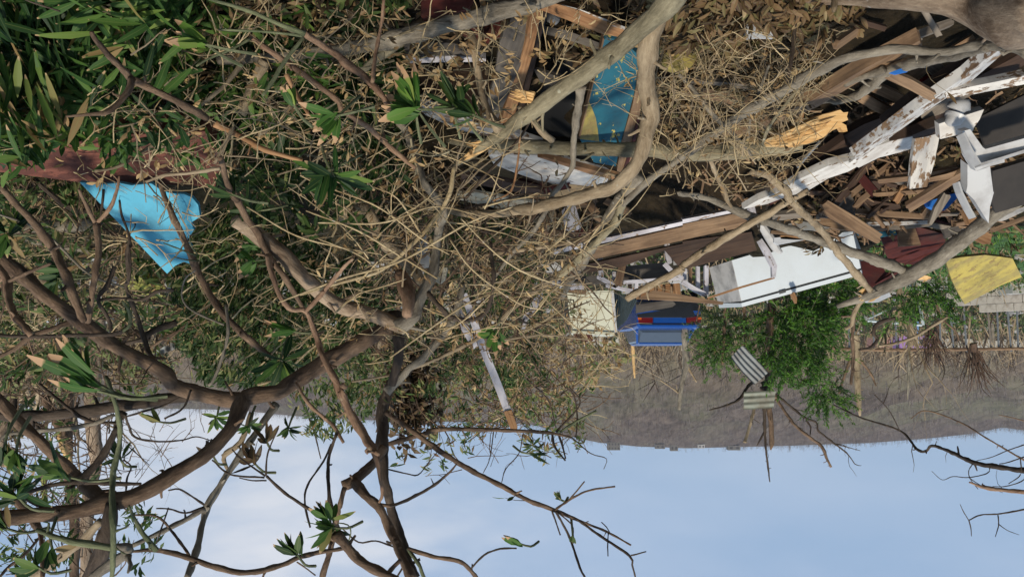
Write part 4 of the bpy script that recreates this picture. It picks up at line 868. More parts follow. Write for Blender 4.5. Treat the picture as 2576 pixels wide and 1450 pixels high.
board('maroon_board', 'dark maroon board under the big broken limb', 'wood_maroon', 'f 1330,520 1480,510 1530,600 1700,640 1560,700 1430,720 1350,620', 6.6, .04, 'board')
board('dark_board', 'grey board right of the maroon cabinet', 'board_grey', 'f 1965,280 2080,255 2110,310 1990,350', 5.8, .03, 'board')
board('orange_board', 'torn orange brown board by the photo edge near the grass', 'wood_orange', 'f 2120,140 2160,130 2220,190 2215,250 2160,240', 5.2, .04, 'board')
board('orange_board', 'torn tan board end touching the grass', 'wood_orange', 'f 2180,345 2250,280 2335,320 2325,385 2290,392', 5.4, .03, 'board')
board('white_rail', 'white window rail at the photo edge beside the grass', 'paint_white_worn', 'f 2300,190 2420,160 2620,95 2620,125 2440,210 2330,240', 5.0, .04, 'rail')
board('brown_rail', 'brown rail lying against the white window rail by the grass', 'wood_brown', 'f 2340,270 2500,210 2640,160 2640,190 2520,240 2360,300', 5.1, .04, 'rail')
board('yellow_sheet', 'weathered yellow panel leaning at the edge of the grass', 'paint_yellow', 'f 1985,512 2100,492 2280,474 2400,488 2490,500 2520,560 2560,640 2400,705 2130,846 2080,760 2040,680 2010,600', (7.6, 8.0), .04, 'panel')
board('white_carton', 'torn white carton behind the broken limb end', 'cloth_white', 'f 1380,820 1480,775 1560,758 1575,785 1480,830 1400,832', 8.0, .05, 'carton')
mb = MB(); tube(mb, [Q('c', 870, 1258, 4.3), Q('c', 1035, 1070, 4.0)], .008, 6); tag(mb.build('metal_rod', 'galvanised'), 'thin grey metal rod in the dark gap below the splintered log', 'rod')
# water jug
mb = MB(); p, r_ = limb('c 2085,760,150 2080,820,180 2040,900,150 2000,910,60', 3.75, 3.75, False); tube(mb, p, r_*.95, 14, .02); jug = tag(mb.build('plastic_jug', 'plastic_white', None, True), 'pale blue translucent plastic jug beside the long white trim', 'jug')
# white plastic table (upturned): rim, top underside, legs
pt = root('plastic_table', Q('c', 2300, 1150, 3.6), 'upturned white plastic table at the photo edge beside the upright white board', 'table')
board('rim', None, 'plastic_white', 'c 2110,990 2170,975 2265,1110 2285,1125 2700,1010 2700,1120 2430,1195 2430,1225 2290,1262 2215,1290 2150,1180', (3.6, 3.7), .05, parent=pt)
board('tabletop', None, 'inner_dark', 'c 2210,900 2576,720 2700,680 2700,1020 2290,1120', (3.75, 3.9), .02, parent=pt)
board('rib', None, 'plastic_white', strip('c 2125,1000,14 2180,1120,14 2250,1235,14'), 3.58, .06, parent=pt)
board('rib', None, 'plastic_white', strip('c 2250,1240,20 2420,1190,20 2700,1100,20'), 3.62, .05, parent=pt)
board('leg', None, 'plastic_white', 'c 2150,1240 2220,1290 2320,1255 2345,1450 f 2350,0 2320,110 2310,235 2200,60 2140,0 c 2150,1400', (3.75, 3.95), .07, parent=pt)
board('leg_web', None, 'plastic_white', strip('c 2085,1370,14 f 2110,0,14 2170,120,14 2210,190,12'), 3.8, .05, parent=pt)
board('dark_crate', 'dark brown crate side under the plastic table', 'inner_dark', 'c 2340,1290 2700,1180 2700,1450 f 2700,60 2360,160 2330,60', (4.1, 4.4), .03, 'crate')
board('grey_sheet', 'pale blue plastic sheet under the leaf litter', 'cloth_white', 'c 465,190 560,160 690,200 680,290 560,285 450,300', 3.5, .01, 'sheet')
#MARK-BRANCHES
G, O_, BR, RD, DK, GN, TW, TN = 'bark_grey', 'bark_olive', 'bark_brown', 'bark_red', 'bark_dark', 'bark_green', 'twig_tan', 'bark_tan'
# the big brown leaning tree on the photo's left
tree('leaning_tree', 'near leaning tree with thick smooth brown forked limbs crossing the sky at the photo left', 'tree', [
 ('trunk', BR, 2.6, 3.4, 'g -100,1020,110 0,1010,110 250,990,105 600,950,110 780,900,150 1000,850,120 1300,690,115 1560,520,105 1750,320,105 1830,130,120 1900,90,120 2100,60,125 2230,-30,130 e 120,1150,130 300,1050,120 400,1000,100'),
 ('limb', BR, 3.1, 3.2, 'd -100,420,110 0,500,110 180,640,110 320,760,105 500,900,98 640,990,115 800,1120,108 1000,1230,100 1250,1370,105 g 1300,0,110 1450,60,120 1700,110,120 1850,120,110'),
 ('limb', BR, 2.75, 2.8, 'g -100,30,95 0,130,95 80,220,85 150,290,80 300,430,75 450,580,78 600,720,90 780,880,110'),
 ('limb', BR, 2.8, 2.9, 'd 20,-60,44 40,0,48 260,240,60 400,430,70 500,640,66 600,900,62 630,960,60'),
 ('limb', BR, 2.85, 2.95, 'd 725,240,50 745,420,50 720,600,46 690,800,44 660,980,44'),
 ('branch', BR, 2.85, 2.8, 'd 725,245,36 640,80,28 600,0,24 c -1000,1450,10') if False else ('branch', BR, 2.85, 2.8, 'd 725,245,36 640,80,28 595,-20,22'),
 ('branch', RD, 2.85, 2.8, 'd 725,240,36 830,120,30 880,-10,26 900,-120,14'),
 ('branch', RD, 2.9, 2.7, 'd -20,560,60 60,680,60 60,780,56 110,930,55 240,1080,60'),
 ('branch', BR, 2.8, 2.7, 'd 70,670,30 230,600,26 380,540,22'),
 ('limb', DK, 2.8, 2.8, 'g 850,900,110 820,1050,100 770,1250,105 680,1450,105 650,1540,105'),
 ('branch', BR, 3.2, 3.1, 'd 560,970,44 420,1020,40 230,1090,44 100,1190,36 -60,1260,34'),
 ('branch', DK, 2.7, 2.6, 'g 880,320,34 800,500,55 690,640,60 600,740,64'),
 ('branch', DK, 2.75, 2.7, 'g 170,825,26 400,760,34 600,738,36 900,750,36 1060,750,20'),
 ('branch', DK, 2.7, 2.7, 'g 170,850,26 330,925,34 450,965,30'),
 ('branch', RD, 2.7, 2.6, 'g 300,1100,34 320,1250,36 320,1460,36')], 2, .18, BR, None, rt=.002)
tree('dark_limb', 'long dark horizontal limb crossing the photo left edge in front of the sky', 'branch', [
 ('limb', DK, 3.3, 3.4, 'g -100,240,66 0,240,70 300,240,80 600,210,82 900,165,92 1200,120,90 1500,80,60 1760,90,40'),
 ('branch', DK, 3.3, 3.2, 'g 930,210,60 870,330,34 900,420,20')], 3, .2, DK)
tree('green_branch', 'smooth greenish branch hanging straight across the brown leaning tree fork', 'branch', [
 ('branch', GN, 2.3, 2.3, 'g 800,-60,26 870,150,35 905,400,36 850,700,42 850,1000,46 855,1220,42 845,1460,36')], 2, .15, GN)
tree('green_branch', 'pale greenish branch with stub joining a grey peeled branch at the photo left bottom', 'branch', [
 ('branch', GN, 2.4, 2.4, 'g 280,1100,30 480,1170,48 700,1210,52 870,1232,52'),
 ('branch', G, 2.4, 2.4, 'g 860,1225,60 970,1230,62 955,1275,70 850,1340,74 700,1460,80')], 2, .15, GN)
tree('arched_branch', 'slim brown branch sweeping in a long arc across the blue sky at the photo bottom', 'branch', [
 ('branch', BR, 2.6, 2.9, 'g 1000,1260,16 1180,1250,38 1400,1300,40 1600,1370,42 1850,1420,44 2100,1370,40 2300,1290,36 2576,1240,30 h 30,1240,20'),
 ('branch', GN, 2.6, 2.6, 'g 970,915,20 1060,1100,34 1180,1250,40'),
 ('branch', BR, 2.7, 2.7, 'g 1000,985,12 1180,995,18 1290,1100,20 1430,1290,22'),
 ('branch', DK, 2.7, 2.7, 'g 1270,930,10 1230,1050,12 1180,1200,10'),
 ('branch', BR, 2.8, 2.8, 'g 2240,1340,12 2300,1380,10 2380,1440,10')], 2, .15, BR)
tree('forked_branch', 'straight thin forked branch against the open sky left of the tall dark trunk', 'branch', [
 ('branch', G, 3.0, 3.5, 'g 1410,1460,56 1480,1260,50 1540,1000,46 1565,920,58 1700,700,50 1850,480,50 2000,270,54 2080,150,60'),
 ('branch', G, 3.05, 2.9, 'g 1545,935,46 1400,1020,40 1200,1120,36 1000,1215,34'),
 ('twig', DK, 3.0, 2.9, 'g 1535,905,20 1440,840,14 1350,790,14 1270,800,10'),
 ('twig', DK, 3.0, 2.9, 'g 1530,930,20 1400,970,14 1280,940,13 1180,935,10'),
 ('branch', TN, 3.4, 3.4, 'g 1900,210,40 1820,430,44 1690,540,40 1720,650,20')], 1, .15, DK)
tree('thin_branch', 'thin dark branch with a curled brown leaf bunch left of the forked branch', 'branch', [
 ('branch', DK, 2.9, 2.8, 'g 2520,1080,28 2430,1000,26 2300,920,24 2150,820,22 2010,692,22'),
 ('twig', DK, 2.8, 2.8, 'g 2005,690,16 2020,520,13 2100,330,10'),
 ('twig', DK, 2.8, 2.8, 'g 2000,690,16 1830,570,13 1750,490,10'),
 ('twig', DK, 2.8, 2.8, 'g 1995,703,16 1740,680,14 1600,570,12'),
 ('twig', DK, 2.8, 2.8, 'g 2010,725,12 1900,725,10 1805,705,8'),
 ('twig', DK, 2.8, 2.8, 'g 1640,880,8 1980,690,10')][:5])
tree('hanging_branch', 'reddish branch dropping from the brown fork towards the sky then bending to the peeled trunk', 'branch', [
 ('branch', RD, 3.0, 3.1, 'd 2020,480,50 2050,620,38 2120,800,38 2200,885,38 2310,905,38 2400,1130,44 2440,1250,46 2520,1400,50 h 0,90,54 120,300,54 250,510,52 290,700,26 310,830,22 285,890,18'),
 ('branch', RD, 3.0, 2.8, 'd 2310,895,34 2400,800,34 2500,680,32 2600,560,28 e 90,500,20'),
 ('branch', RD, 3.1, 3.0, 'g 2230,-10,24 2340,160,28 2510,310,26 2590,440,26'),
 ('twig', DK, 3.0, 3.0, 'g 2500,450,18 2440,580,16 2320,760,16 2300,900,16 2340,1080,16'),
 ('branch', DK, 3.0, 3.0, 'g 2540,370,24 2480,560,24 2480,800,30 2510,980,36 2590,1200,44'),
 ('branch', BR, 3.0, 3.0, 'g 2600,780,40 2540,1000,46 2490,1250,46 2430,1460,44')], 2, .15, RD)
tree('standing_tree', 'tall dark trunk with long bare branches reaching across the open sky', 'tree', [
 ('trunk', DK, 3.6, 3.3, 'e 540,1300,50 450,1400,66 h 380,0,80 310,180,92 310,330,86 310,450,90 330,700,60 380,950,65 450,1150,70 520,1400,80 550,1470,80'),
 ('branch', G, 3.4, 3.5, 'h 340,60,70 420,-20,66 e 520,1320,56 600,1270,54 740,1110,56 850,950,54 900,780,50 925,690,30'),
 ('branch', BR, 3.3, 3.2, 'h 320,480,72 240,600,72 100,720,82 10,765,70'),
 ('branch', BR, 3.2, 3.0, 'h 90,735,70 200,850,70 290,940,70 370,1100,66 460,1300,72 530,1470,76'),
 ('branch', BR, 3.2, 3.2, 'h 300,912,26 400,910,25 560,840,24 700,760,22 820,660,18 870,600,12'),
 ('branch', BR, 3.4, 3.5, 'h 360,450,40 600,380,36 740,340,36 1000,340,32 1300,350,28 1560,365,26 1740,402,12'),
 ('branch', BR, 3.4, 3.3, 'h 340,215,42 480,310,40 600,400,42 800,540,42 1000,660,40 1200,760,38 1400,870,34 1600,945,34 1800,1030,20 2000,1110,17 2185,1212,14'),
 ('branch', DK, 3.3, 3.3, 'h 1790,1025,18 1950,1140,20 2175,1292,20 2195,1360,14 2220,1460,11'),
 ('twig', DK, 3.3, 3.3, 'h 2185,1290,12 2230,1280,10 2300,1260,10'),
 ('twig', DK, 3.3, 3.3, 'h 1620,960,20 1720,1150,18 1800,1380,18 1840,1460,16'),
 ('twig', BR, 3.3, 3.3, 'h 1620,940,20 1740,860,16 1870,800,14 2065,770,13'),
 ('twig', BR, 3.3, 3.3, 'h 1720,870,13 1780,800,12 1835,732,10'),
 ('twig', DK, 3.3, 3.3, 'h 1590,955,14 1620,1040,12 1652,1135,10'),
 ('twig', DK, 3.3, 3.3, 'h 2015,1118,10 2010,1200,10 2012,1295,9'),
 ('twig', DK, 3.3, 3.3, 'h 2025,1115,8 2000,1075,8 1962,1038,7'),
 ('twig', DK, 3.3, 3.3, 'h 1640,970,12 1740,1060,10 1750,1130,9 1755,1200,8'),
 ('branch', BR, 3.2, 3.2, 'h 505,1240,32 700,1300,32 880,1330,32 960,1385,30 1020,1460,30'),
 ('twig', DK, 3.2, 3.2, 'h 980,1387,16 1080,1285,15 1200,1240,14 1322,1236,13'),
 ('twig', GN, 3.2, 3.2, 'h 500,1240,24 580,1350,28 625,1460,30'),
 ('twig', DK, 3.2, 3.2, 'h 410,1230,13 260,1180,12 130,1190,12 0,1080,10'),
 ('twig', DK, 3.5, 3.5, 'h 1370,375,9 1340,520,8 1240,640,8 1210,740,7'),
 ('twig', DK, 3.5, 3.5, 'h 1150,350,9 1120,560,8 1070,670,6'),
 ('twig', DK, 3.5, 3.5, 'h 1590,368,20 1610,470,18 1690,575,12'),
 ('twig', DK, 3.5, 3.5, 'h 1640,380,18 1670,470,16 1692,560,12'),
 ('twig', DK, 3.5, 3.5, 'h 1740,400,8 1880,520,8 2000,560,6 1980,640,5'),
 ('twig', GN, 3.5, 3.5, 'h 1650,360,20 1760,290,20 1925,200,18'),
 ('twig', DK, 3.5, 3.5, 'h 1620,360,18 1800,150,12 1720,20,12'),
 ('twig', DK, 3.5, 3.5, 'h 1700,20,12 1760,100,14 1780,250,12 1770,400,10'),
 ('twig', BR, 3.4, 3.4, 'h 750,335,12 600,200,10 560,100,8'),
 ('twig', DK, 3.3, 3.3, 'h 350,640,12 500,675,10 580,682,10 650,600,9 722,512,8')], 3.5, .16, DK, 'leaf_mid', rt=.0012, lf=.05, lw=.014)
tree('bottom_branch', 'thick brown branch fork cutting the photo bottom left of the tall trunk', 'branch', [
 ('branch', BR, 2.8, 2.8, 'h -40,1130,80 20,1200,82 100,1290,74 200,1370,66 350,1440,62 420,1480,60'),
 ('branch', BR, 2.8, 2.8, 'h 350,1430,36 400,1370,34 450,1320,34'),
 ('twig', GN, 2.8, 2.8, 'h -20,1045,10 50,1060,10 72,1120,10 50,1195,10')], 2, .15, BR)
tree('ribbon_branch', 'long split reddish brown pole-like limb slanting from the central tangle to the photo bottom', 'branch', [
 ('branch', RD, 3.0, 2.9, 'g 2600,0,60 h 0,60,60 60,200,66 150,350,66 230,480,60 280,530,30'),
 ], 1, .1, RD)
# central fork stump group
tree('fallen_tree', 'uprooted grey barked tree with broken stump in the middle of the tangle', 'tree', [
 ('trunk', 'bark_rough', 3.2, 3.4, 'd 1770,220,110 1900,290,120 2050,410,125 2150,490,120 2300,650,118 2450,790,112 2600,870,108 e 150,900,108 330,960,110 440,1010,110'),
 ('limb', G, 3.3, 3.3, 'e 430,1030,110 540,940,100 570,850,95 650,700,90 700,560,72 720,400,62 740,260,66 770,130,60 b 640,1400,60 595,1290,58 570,1180,60 520,1080,60 480,980,62 430,920,52'),
 ('stump', RD, 3.3, 3.2, 'e 440,620,100 480,700,130 510,820,110 490,930,60'),
 ('limb', DK, 3.5, 3.5, 'e 380,930,150 400,1000,150 430,1050,100 430,1250,70 380,1450,60'),
 ('branch', DK, 3.3, 3.3, 'e 650,760,44 740,860,40 820,940,40 960,965,34 1080,920,32 1130,800,30 1150,640,34 1130,470,30 1130,380,20'),
 ('branch', DK, 3.3, 3.3, 'e 690,400,40 640,470,22 580,500,20 540,460,18 540,380,16'),
 ('limb', BR, 3.1, 3.3, 'd 1760,0,50 1850,180,55 1950,320,58 2010,450,50 2150,650,44 2290,880,34'),
 ('branch', TN, 3.5, 3.6, 'e -20,200,60 180,120,90 300,350,100 430,480,90 560,600,90 600,700,60')], 3, .3, TW, 'leaf_dry')
# forked limb in the foreground
tree('forked_limb', 'thick smooth olive limb forking in front of the teal door panel', 'branch', [
 ('trunk', O_, 2.2, 3.4, 'b 2620,-160,210 2480,0,205 2380,110,180 2200,270,150 1950,470,142 1700,650,138 1450,830,130 1230,990,105 1000,1150,70 850,1255,24'),
 ('limb', TN, 2.5, 3.6, 'b 2370,130,170 2320,350,155 2300,550,150 2320,750,135 2330,900,125 2280,1100,120 2200,1280,112 2060,1400,100 e 1900,10,96 1750,50,100 1500,110,88 1250,150,74 1000,165,60 800,130,56 620,110,40'),
 ('limb', G, 3.4, 4.2, 'b 2250,1330,90 e 2150,0,100 2080,110,104 2000,230,90 1900,400,76 1800,560,70 1720,680,58 1660,800,40'),
 ('limb', O_, 3.5, 4.0, 'e 2130,60,60 2070,220,62 1960,340,60 1800,500,60 1640,630,66 1600,650,30'),
 ('branch', TN, 3.8, 4.3, 'e 2060,240,40 1920,320,38 1750,375,36 1400,432,34 1000,485,30 700,530,26 400,565,22 0,660,18 d 2400,1100,8'),
 ('branch', TN, 3.7, 3.4, 'e 1610,640,36 1300,870,36 1080,1070,34 700,1265,28 400,1370,22 80,1430,14'),
 ('branch', G, 2.9, 3.7, 'b 1800,650,90 1800,750,66 1780,850,64 1750,1100,46 1745,1250,42 1660,1390,34 e 1600,10,36 1540,150,36 1430,320,34 1300,450,30 1170,620,26 1045,745,12'),
 ('branch', TN, 3.2, 3.1, 'b 970,240,50 1000,320,64 1010,420,58 1040,600,54 1090,800,58 1180,970,80'),
 ('branch', TN, 3.15, 3.1, 'b 1015,390,44 1040,330,38 1052,260,30'),
 ('branch', G, 3.3, 3.4, 'b 2300,390,40 2180,410,36 2080,450,10'),
 ('branch', TN, 3.5, 3.3, 'b 1590,1060,60 1500,980,50 1440,900,40 1330,800,30')], 2.0, .22, TW, 'leaf_dry')
def splinter(label, s, d, mat, parent=None, n=9, name='splinter', spread=.25):
    """torn wood: bundle of tapering fibres"""
    q = parse(s); p, r = limb(s, d[0], d[1]); mb = MB(); sp, sr = smooth_path(p, r, .03)
    ax = (p[-1]-p[0])/np.linalg.norm(p[-1]-p[0]); vw = p[0]-np.array([0, 0, CAMZ]); sd_ = np.cross(ax, vw); sd_ /= np.linalg.norm(sd_); fw = np.cross(ax, sd_)
    for k in range(n):
        f = (k/(n-1)-.5)*2; m = int(len(sp)*random.uniform(.6, 1)); pp = []
        for i in range(max(3, m)):
            i = min(i, len(sp)-1); pp.append(sp[i]+sd_*f*sr[i]*.85+fw*sr[i]*.35*math.cos(f*1.5)*random.uniform(-1, .2)+sd_*f*spread*sr[i]*i/len(sp))
        rr = np.array([sr[min(i, len(sp)-1)]*2.2/n*random.uniform(.8, 1.2) for i in range(len(pp))]); rr[-2:] *= [.6, .15]; tube(mb, pp, rr, 5, .3, smooth=False)
    return mb.build(name, mat, parent) if parent is not None else tag(mb.build(name, mat), label, 'wood')
fl = bpy.data.objects['forked_limb']
splinter('', 'b 1180,1040,50 1050,1120,60 950,1190,44 850,1250,16', (3.2, 3.35), 'wood_fresh', fl, 7)
splinter('', 'b 1150,1060,34 1020,1090,50 900,1085,26', (3.2, 3.3), 'wood_fresh', fl, 6)
splinter('', 'b 1450,740,80 1340,720,90 1235,690,80', (2.95, 2.95), 'wood_fresh', fl, 8, spread=0)
# fallen log with big splintered end
lg = tree('fallen_log', 'fallen log lying across the photo with a long splintered end beyond the forked limb', 'log', [
 ('trunk', O_, 3.75, 4.0, 'c 900,1085,90 760,1100,130 600,1112,150 300,1145,130 0,1165,112 b 2300,1130,112 1900,1125,108 1500,1110,108 1150,1090,94 950,1075,70 800,1060,40'),
 ], 1.5, .2, TW, 'leaf_dry')
board('splintered_end', None, 'wood_fresh', 'c 610,1075 700,1020 760,970 810,975 900,930 1000,885 1065,862 1120,850 1190,828 1215,850 1250,845 1240,880 1250,905 1200,925 1235,945 1245,990 1215,998 1190,960 1130,985 1060,1040 960,1080 850,1112 720,1112', (3.35, 3.4), .05, parent=lg)
splinter('', 'c 620,1085,50 800,1040,110 1000,960,120 1210,880,60', (3.32, 3.3), 'wood_fresh', lg, 11, spread=.1)
tree('long_log', 'long grey log running from the photo top to a broken end among the left leaves', 'log', [
 ('trunk', G, 2.9, 3.3, 'b 1700,-60,110 1540,5,112 1200,90,132 900,165,134 600,240,130 300,325,122 0,380,92 a 2400,395,84 2100,430,84 1900,440,80 1650,450,66'),
 ('branch', O_, 3.2, 3.2, 'b 470,310,70 300,420,64 200,500,60 130,560,30'),
 ('branch', TN, 3.2, 3.2, 'a 2000,460,96 1930,600,84 1860,780,72 1815,860,60'),
 ('branch', TN, 3.2, 2.9, 'a 1825,480,44 1700,640,34 1580,740,30 1400,890,30 1200,1060,30 1000,1190,26 880,1260,26 715,1292,22')], 2.5, .2, TW, 'leaf_dry')
tree('pinkish_branch', 'pinkish slim branch with greenish upper part crossing the long grey log', 'branch', [
 ('branch', GN, 2.6, 2.8, 'a 1500,-30,24 1870,80,34 2100,180,36 2300,255,46'),
 ('branch', RD, 2.8, 3.1, 'a 2290,250,46 2560,430,60 b 0,450,64 150,560,60 235,640,60 320,740,44 430,920,44'),
 ('branch', GN, 2.9, 2.7, 'a 2300,270,24 2150,460,34 2040,640,34 1980,720,20'),
 ('branch', GN, 2.8, 2.7, 'a 2280,270,28 2000,240,20 1650,225,20'),
 ('branch', RD, 2.9, 2.9, 'b 235,620,34 260,400,30 300,200,28 320,0,24')], 3, .15, TW, 'leaf_dry')
tree('pinkish_branch', 'second pinkish branch running parallel behind the first towards the central fork', 'branch', [
 ('branch', RD, 3.0, 3.5, 'a 1880,275,30 2100,430,50 2300,570,46 2560,770,42 b 0,830,44 200,960,44 380,1120,42 560,1270,34'),
 ('branch', GN, 3.0, 2.9, 'a 1890,290,26 1750,370,22 1560,450,20 1480,500,16')], 3, .15, TW)
tree('crooked_branch', 'crooked grey branch zigzagging over the darkest green leaves', 'branch', [
 ('branch', BR, 2.6, 3.0, 'a 690,240,34 720,300,44 830,430,46 960,560,60 1000,600,60 1200,700,54 1400,800,60 1560,890,56'),
 ('branch', BR, 2.7, 2.6, 'a 995,590,56 960,700,46 820,840,44 700,860,26 500,880,18'),
 ('branch', DK, 2.5, 2.5, 'a 150,-20,10 230,15,14 450,85,16')], 2, .15, BR)
tree('split_branch', 'orange split branch torn open along its length below the long grey log', 'branch', [
 ('branch', 'wood_orange', 3.0, 3.2, 'a 1620,930,56 1800,1020,46 2000,1130,44 2280,1210,34'),
 ('branch', TN, 3.0, 3.0, 'a 1760,960,34 1690,1100,32 1620,1230,26'),
 ('branch', 'wood_orange', 2.9, 2.9, 'a 2160,560,36 2230,700,40 2325,860,26'),
 ('branch', TN, 3.0, 3.0, 'a 1660,1270,34 1400,1310,26 1250,1320,26 1100,1372,20'),
 ('branch', BR, 3.0, 3.3, 'a 1660,1180,44 1690,1300,48 1740,1450,50 d 1790,60,50')], 2, .15, TW)
tree('curving_branch', 'smooth brown branch curving down past the tip of the blue board', 'branch', [
 ('branch', BR, 3.0, 3.3, 'd 1210,-60,34 1240,30,42 1320,220,50 1420,430,52 1500,620,54 1600,800,54 1720,960,54 1900,1130,52 2040,1240,40'),
 ('branch', 'bark_grey', 3.1, 3.0, 'd 1705,850,24 1720,1050,26 1690,1200,24 1620,1400,24 1570,1460,20'),
 ('twig', G, 3.1, 3.0, 'd 1690,1000,16 1500,920,15 1400,850,14 1370,760,13 1400,650,12 1475,590,10'),
 ('twig', GN, 3.1, 3.0, 'd 1480,480,18 1380,440,12 1235,385,12'),
 ('twig', GN, 3.1, 3.0, 'd 1500,520,14 1400,510,10 1315,490,10'),
 ('twig', GN, 3.1, 3.0, 'd 1490,470,12 1440,400,10 1430,330,8')], 2, .12, BR, 'leaf_mid')
tree('dark_branch', 'dark thin branch hanging in front of the blue board with a small crooked twig', 'branch', [
 ('branch', DK, 2.9, 3.3, 'd 900,60,16 920,180,18 975,340,22 960,480,34 970,650,30 950,720,24 1020,900,34 1080,1080,38 1130,1220,38 1210,1330,36'),
 ('twig', DK, 2.9, 2.9, 'd 930,220,10 1020,240,10 980,320,8'),
 ('twig', DK, 2.9, 2.9, 'd 975,400,14 985,560,14 965,700,12'),
 ('twig', DK, 2.9, 2.9, 'd 780,-20,24 775,60,22 760,180,14')], 2, .12, DK, 'leaf_mid')
tree('slender_branch', 'slender grey branch slanting from the photo edge under the brown limb', 'branch', [
 ('branch', G, 3.0, 3.3, 'd -20,165,18 120,210,20 250,260,22 420,380,20 600,560,18 730,650,18 950,720,16'),
 ('branch', DK, 3.0, 3.0, 'd 865,560,34 810,700,36 740,812,30 820,960,28 835,1050,26'),
 ('branch', DK, 3.0, 3.0, 'd 740,815,24 900,800,20 1070,812,26 1180,752,30 1310,738,28')], 2, .12, DK)
tree('curled_branch', 'dark branch with a mossy pale curled end in front of the thick pale limb', 'branch', [
 ('branch', DK, 2.7, 2.7, 'd -20,1080,28 250,1090,28 500,1080,28 850,1072,32 930,1045,32'),
 ('branch', GN, 2.7, 2.7, 'd 925,1048,30 975,1010,30 985,950,26 970,890,26 920,820,18')], 1, .1, DK)
tree('pale_branch', 'long pale thin branch curving from the splintered limb tip down to the photo left', 'branch', [
 ('branch', TW, 3.2, 3.0, 'o 1142,420,12 1129,491,12 1094,551,12 1034,616,11 954,681,10 854,711,8 754,741,6'),
 ('twig', TW, 3.0, 2.9, 'o 954,681,6 900,640,4 800,600,3'), ('twig', TW, 3.0, 2.9, 'o 1060,590,6 1000,500,4 940,470,3')], 3, .2, TW, 'leaf_dry')
tree('purple_twig', 'dark purplish thin branch between the fallen log and the big curved limb', 'branch', [
 ('twig', DK, 3.3, 3.4, 'o 1170,500,8 1230,430,8 1304,351,7 1336,300,6'), ('twig', DK, 3.3, 3.3, 'o 1150,490,7 1110,530,6 1060,545,5')], 2, .2, DK)
tree('orange_twig', 'bright orange brown thin twig in front of the painted sheet', 'branch', [('twig', 'wood_orange', 3.3, 3.4, 'o 1308,345,5 1300,420,6 1284,481,6 1240,505,4')])
tree('straw_twigs', 'bundle of pale straw-like twigs fanning over the central fork', 'branch', [
 ('twig', TW, 2.9, 3.0, 'o 700,760,4 860,700,6 1010,655,6 1180,560,5 1290,520,3'), ('twig', TW, 2.9, 3.0, 'o 770,530,4 900,580,5 1000,640,5 1100,700,4'),
 ('twig', TW, 2.9, 3.0, 'o 820,470,4 950,520,5 1060,600,5 1130,640,3'), ('twig', TW, 2.9, 3.0, 'o 800,560,4 960,560,5 1090,520,4 1200,540,3'),
 ('twig', TW, 2.9, 3.0, 'o 1160,550,4 1250,640,5 1330,690,5 1420,720,3'), ('twig', TW, 2.9, 3.0, 'o 1130,600,4 1190,680,5 1300,760,4 1370,780,3'),
 ('twig', TW, 2.9, 3.0, 'o 620,520,4 740,590,5 850,620,5 960,640,3'), ('twig', TW, 2.9, 3.0, 'o 980,900,3 1090,820,5 1180,760,5 1260,730,3')], 2, .2, TW, 'leaf_dry')
tree('fallen_branch', 'grey mossy trunk lying under the brown limbs beyond the blue board', 'log', [
 ('trunk', G, 4.4, 4.3, 'd 50,300,70 400,262,100 680,235,104 760,220,50'),
 ('branch', G, 4.5, 4.6, 'd 200,360,60 600,420,70 850,500,60')], 3, .3, TW, 'leaf_dry')
tree('stub_limb', 'dark broken limb stub poking out over the small grass strip', 'branch', [
 ('branch', DK, 3.6, 3.7, 'd 1090,1090,50 1200,1025,50 1335,985,54'),
 ('branch', DK, 3.7, 3.7, 'd 1120,1100,40 1000,1130,34 850,1170,20')])
tree('peeled_tree', 'pale peeled standing trunk with a dark knot at the photo left', 'tree', [
 ('trunk', 'bark_rough', 7.5, 7.5, 'd 760,900,80 g 700,60,110 690,240,100 710,400,100 720,650,80 660,900,80 650,1500,90')], 3, .4, BR, 'leaf_mid', rt=.003)
tree('brown_tree', 'straight reddish brown trunk standing behind the leaning tree fork', 'tree', [
 ('trunk', BR, 6.5, 6.5, 'd 440,1300,60 g 520,-40,66 510,300,66 520,700,66 560,1000,70 560,1500,64')], 3, .4, BR, 'leaf_mid', rt=.003)
tree('broken_tree', 'snapped trunk with pale torn wood face beside the straight reddish trunk', 'tree', [
 ('trunk', BR, 6.6, 6.6, 'g 330,100,60 440,300,70 470,420,66 540,610,24'),
 ('torn_face', 'wood_fresh', 6.4, 6.4, 'g 445,370,26 470,470,46 520,560,34 545,620,12')], 2, .3, BR)
tree('green_pole', 'thin yellow green bamboo pole behind the leaves at the photo left edge', 'pole', [
 ('pole', 'leaf_yellow', 6.0, 6.0, 'g 318,600,30 330,730,38 342,910,34')])
tree('edge_tree', 'pale trunk cut off by the photo left edge behind the broad leaves', 'tree', [
 ('trunk', 'bark_rough', 6.0, 6.0, 'g 20,-60,60 30,300,60 20,560,50 40,620,20'),
 ('branch', DK, 5.5, 5.5, 'g 90,60,40 130,200,50 250,280,36 300,360,30')], 3, .4, BR, 'leaf_mid', rt=.003)
tree('green_limb', 'low crossing limb with knots at the photo bottom left corner', 'branch', [
 ('branch', TN, 3.4, 3.2, 'g 250,1460,60 420,1330,62 600,1200,60 760,1030,60'),
 ('branch', BR, 3.0, 3.0, 'g 100,860,60 220,980,66 300,1100,50'),
 ('branch', BR, 3.0, 2.9, 'g 300,1150,22 180,1290,22 60,1380,24 0,1450,20')], 3, .2, BR, 'leaf_mid')
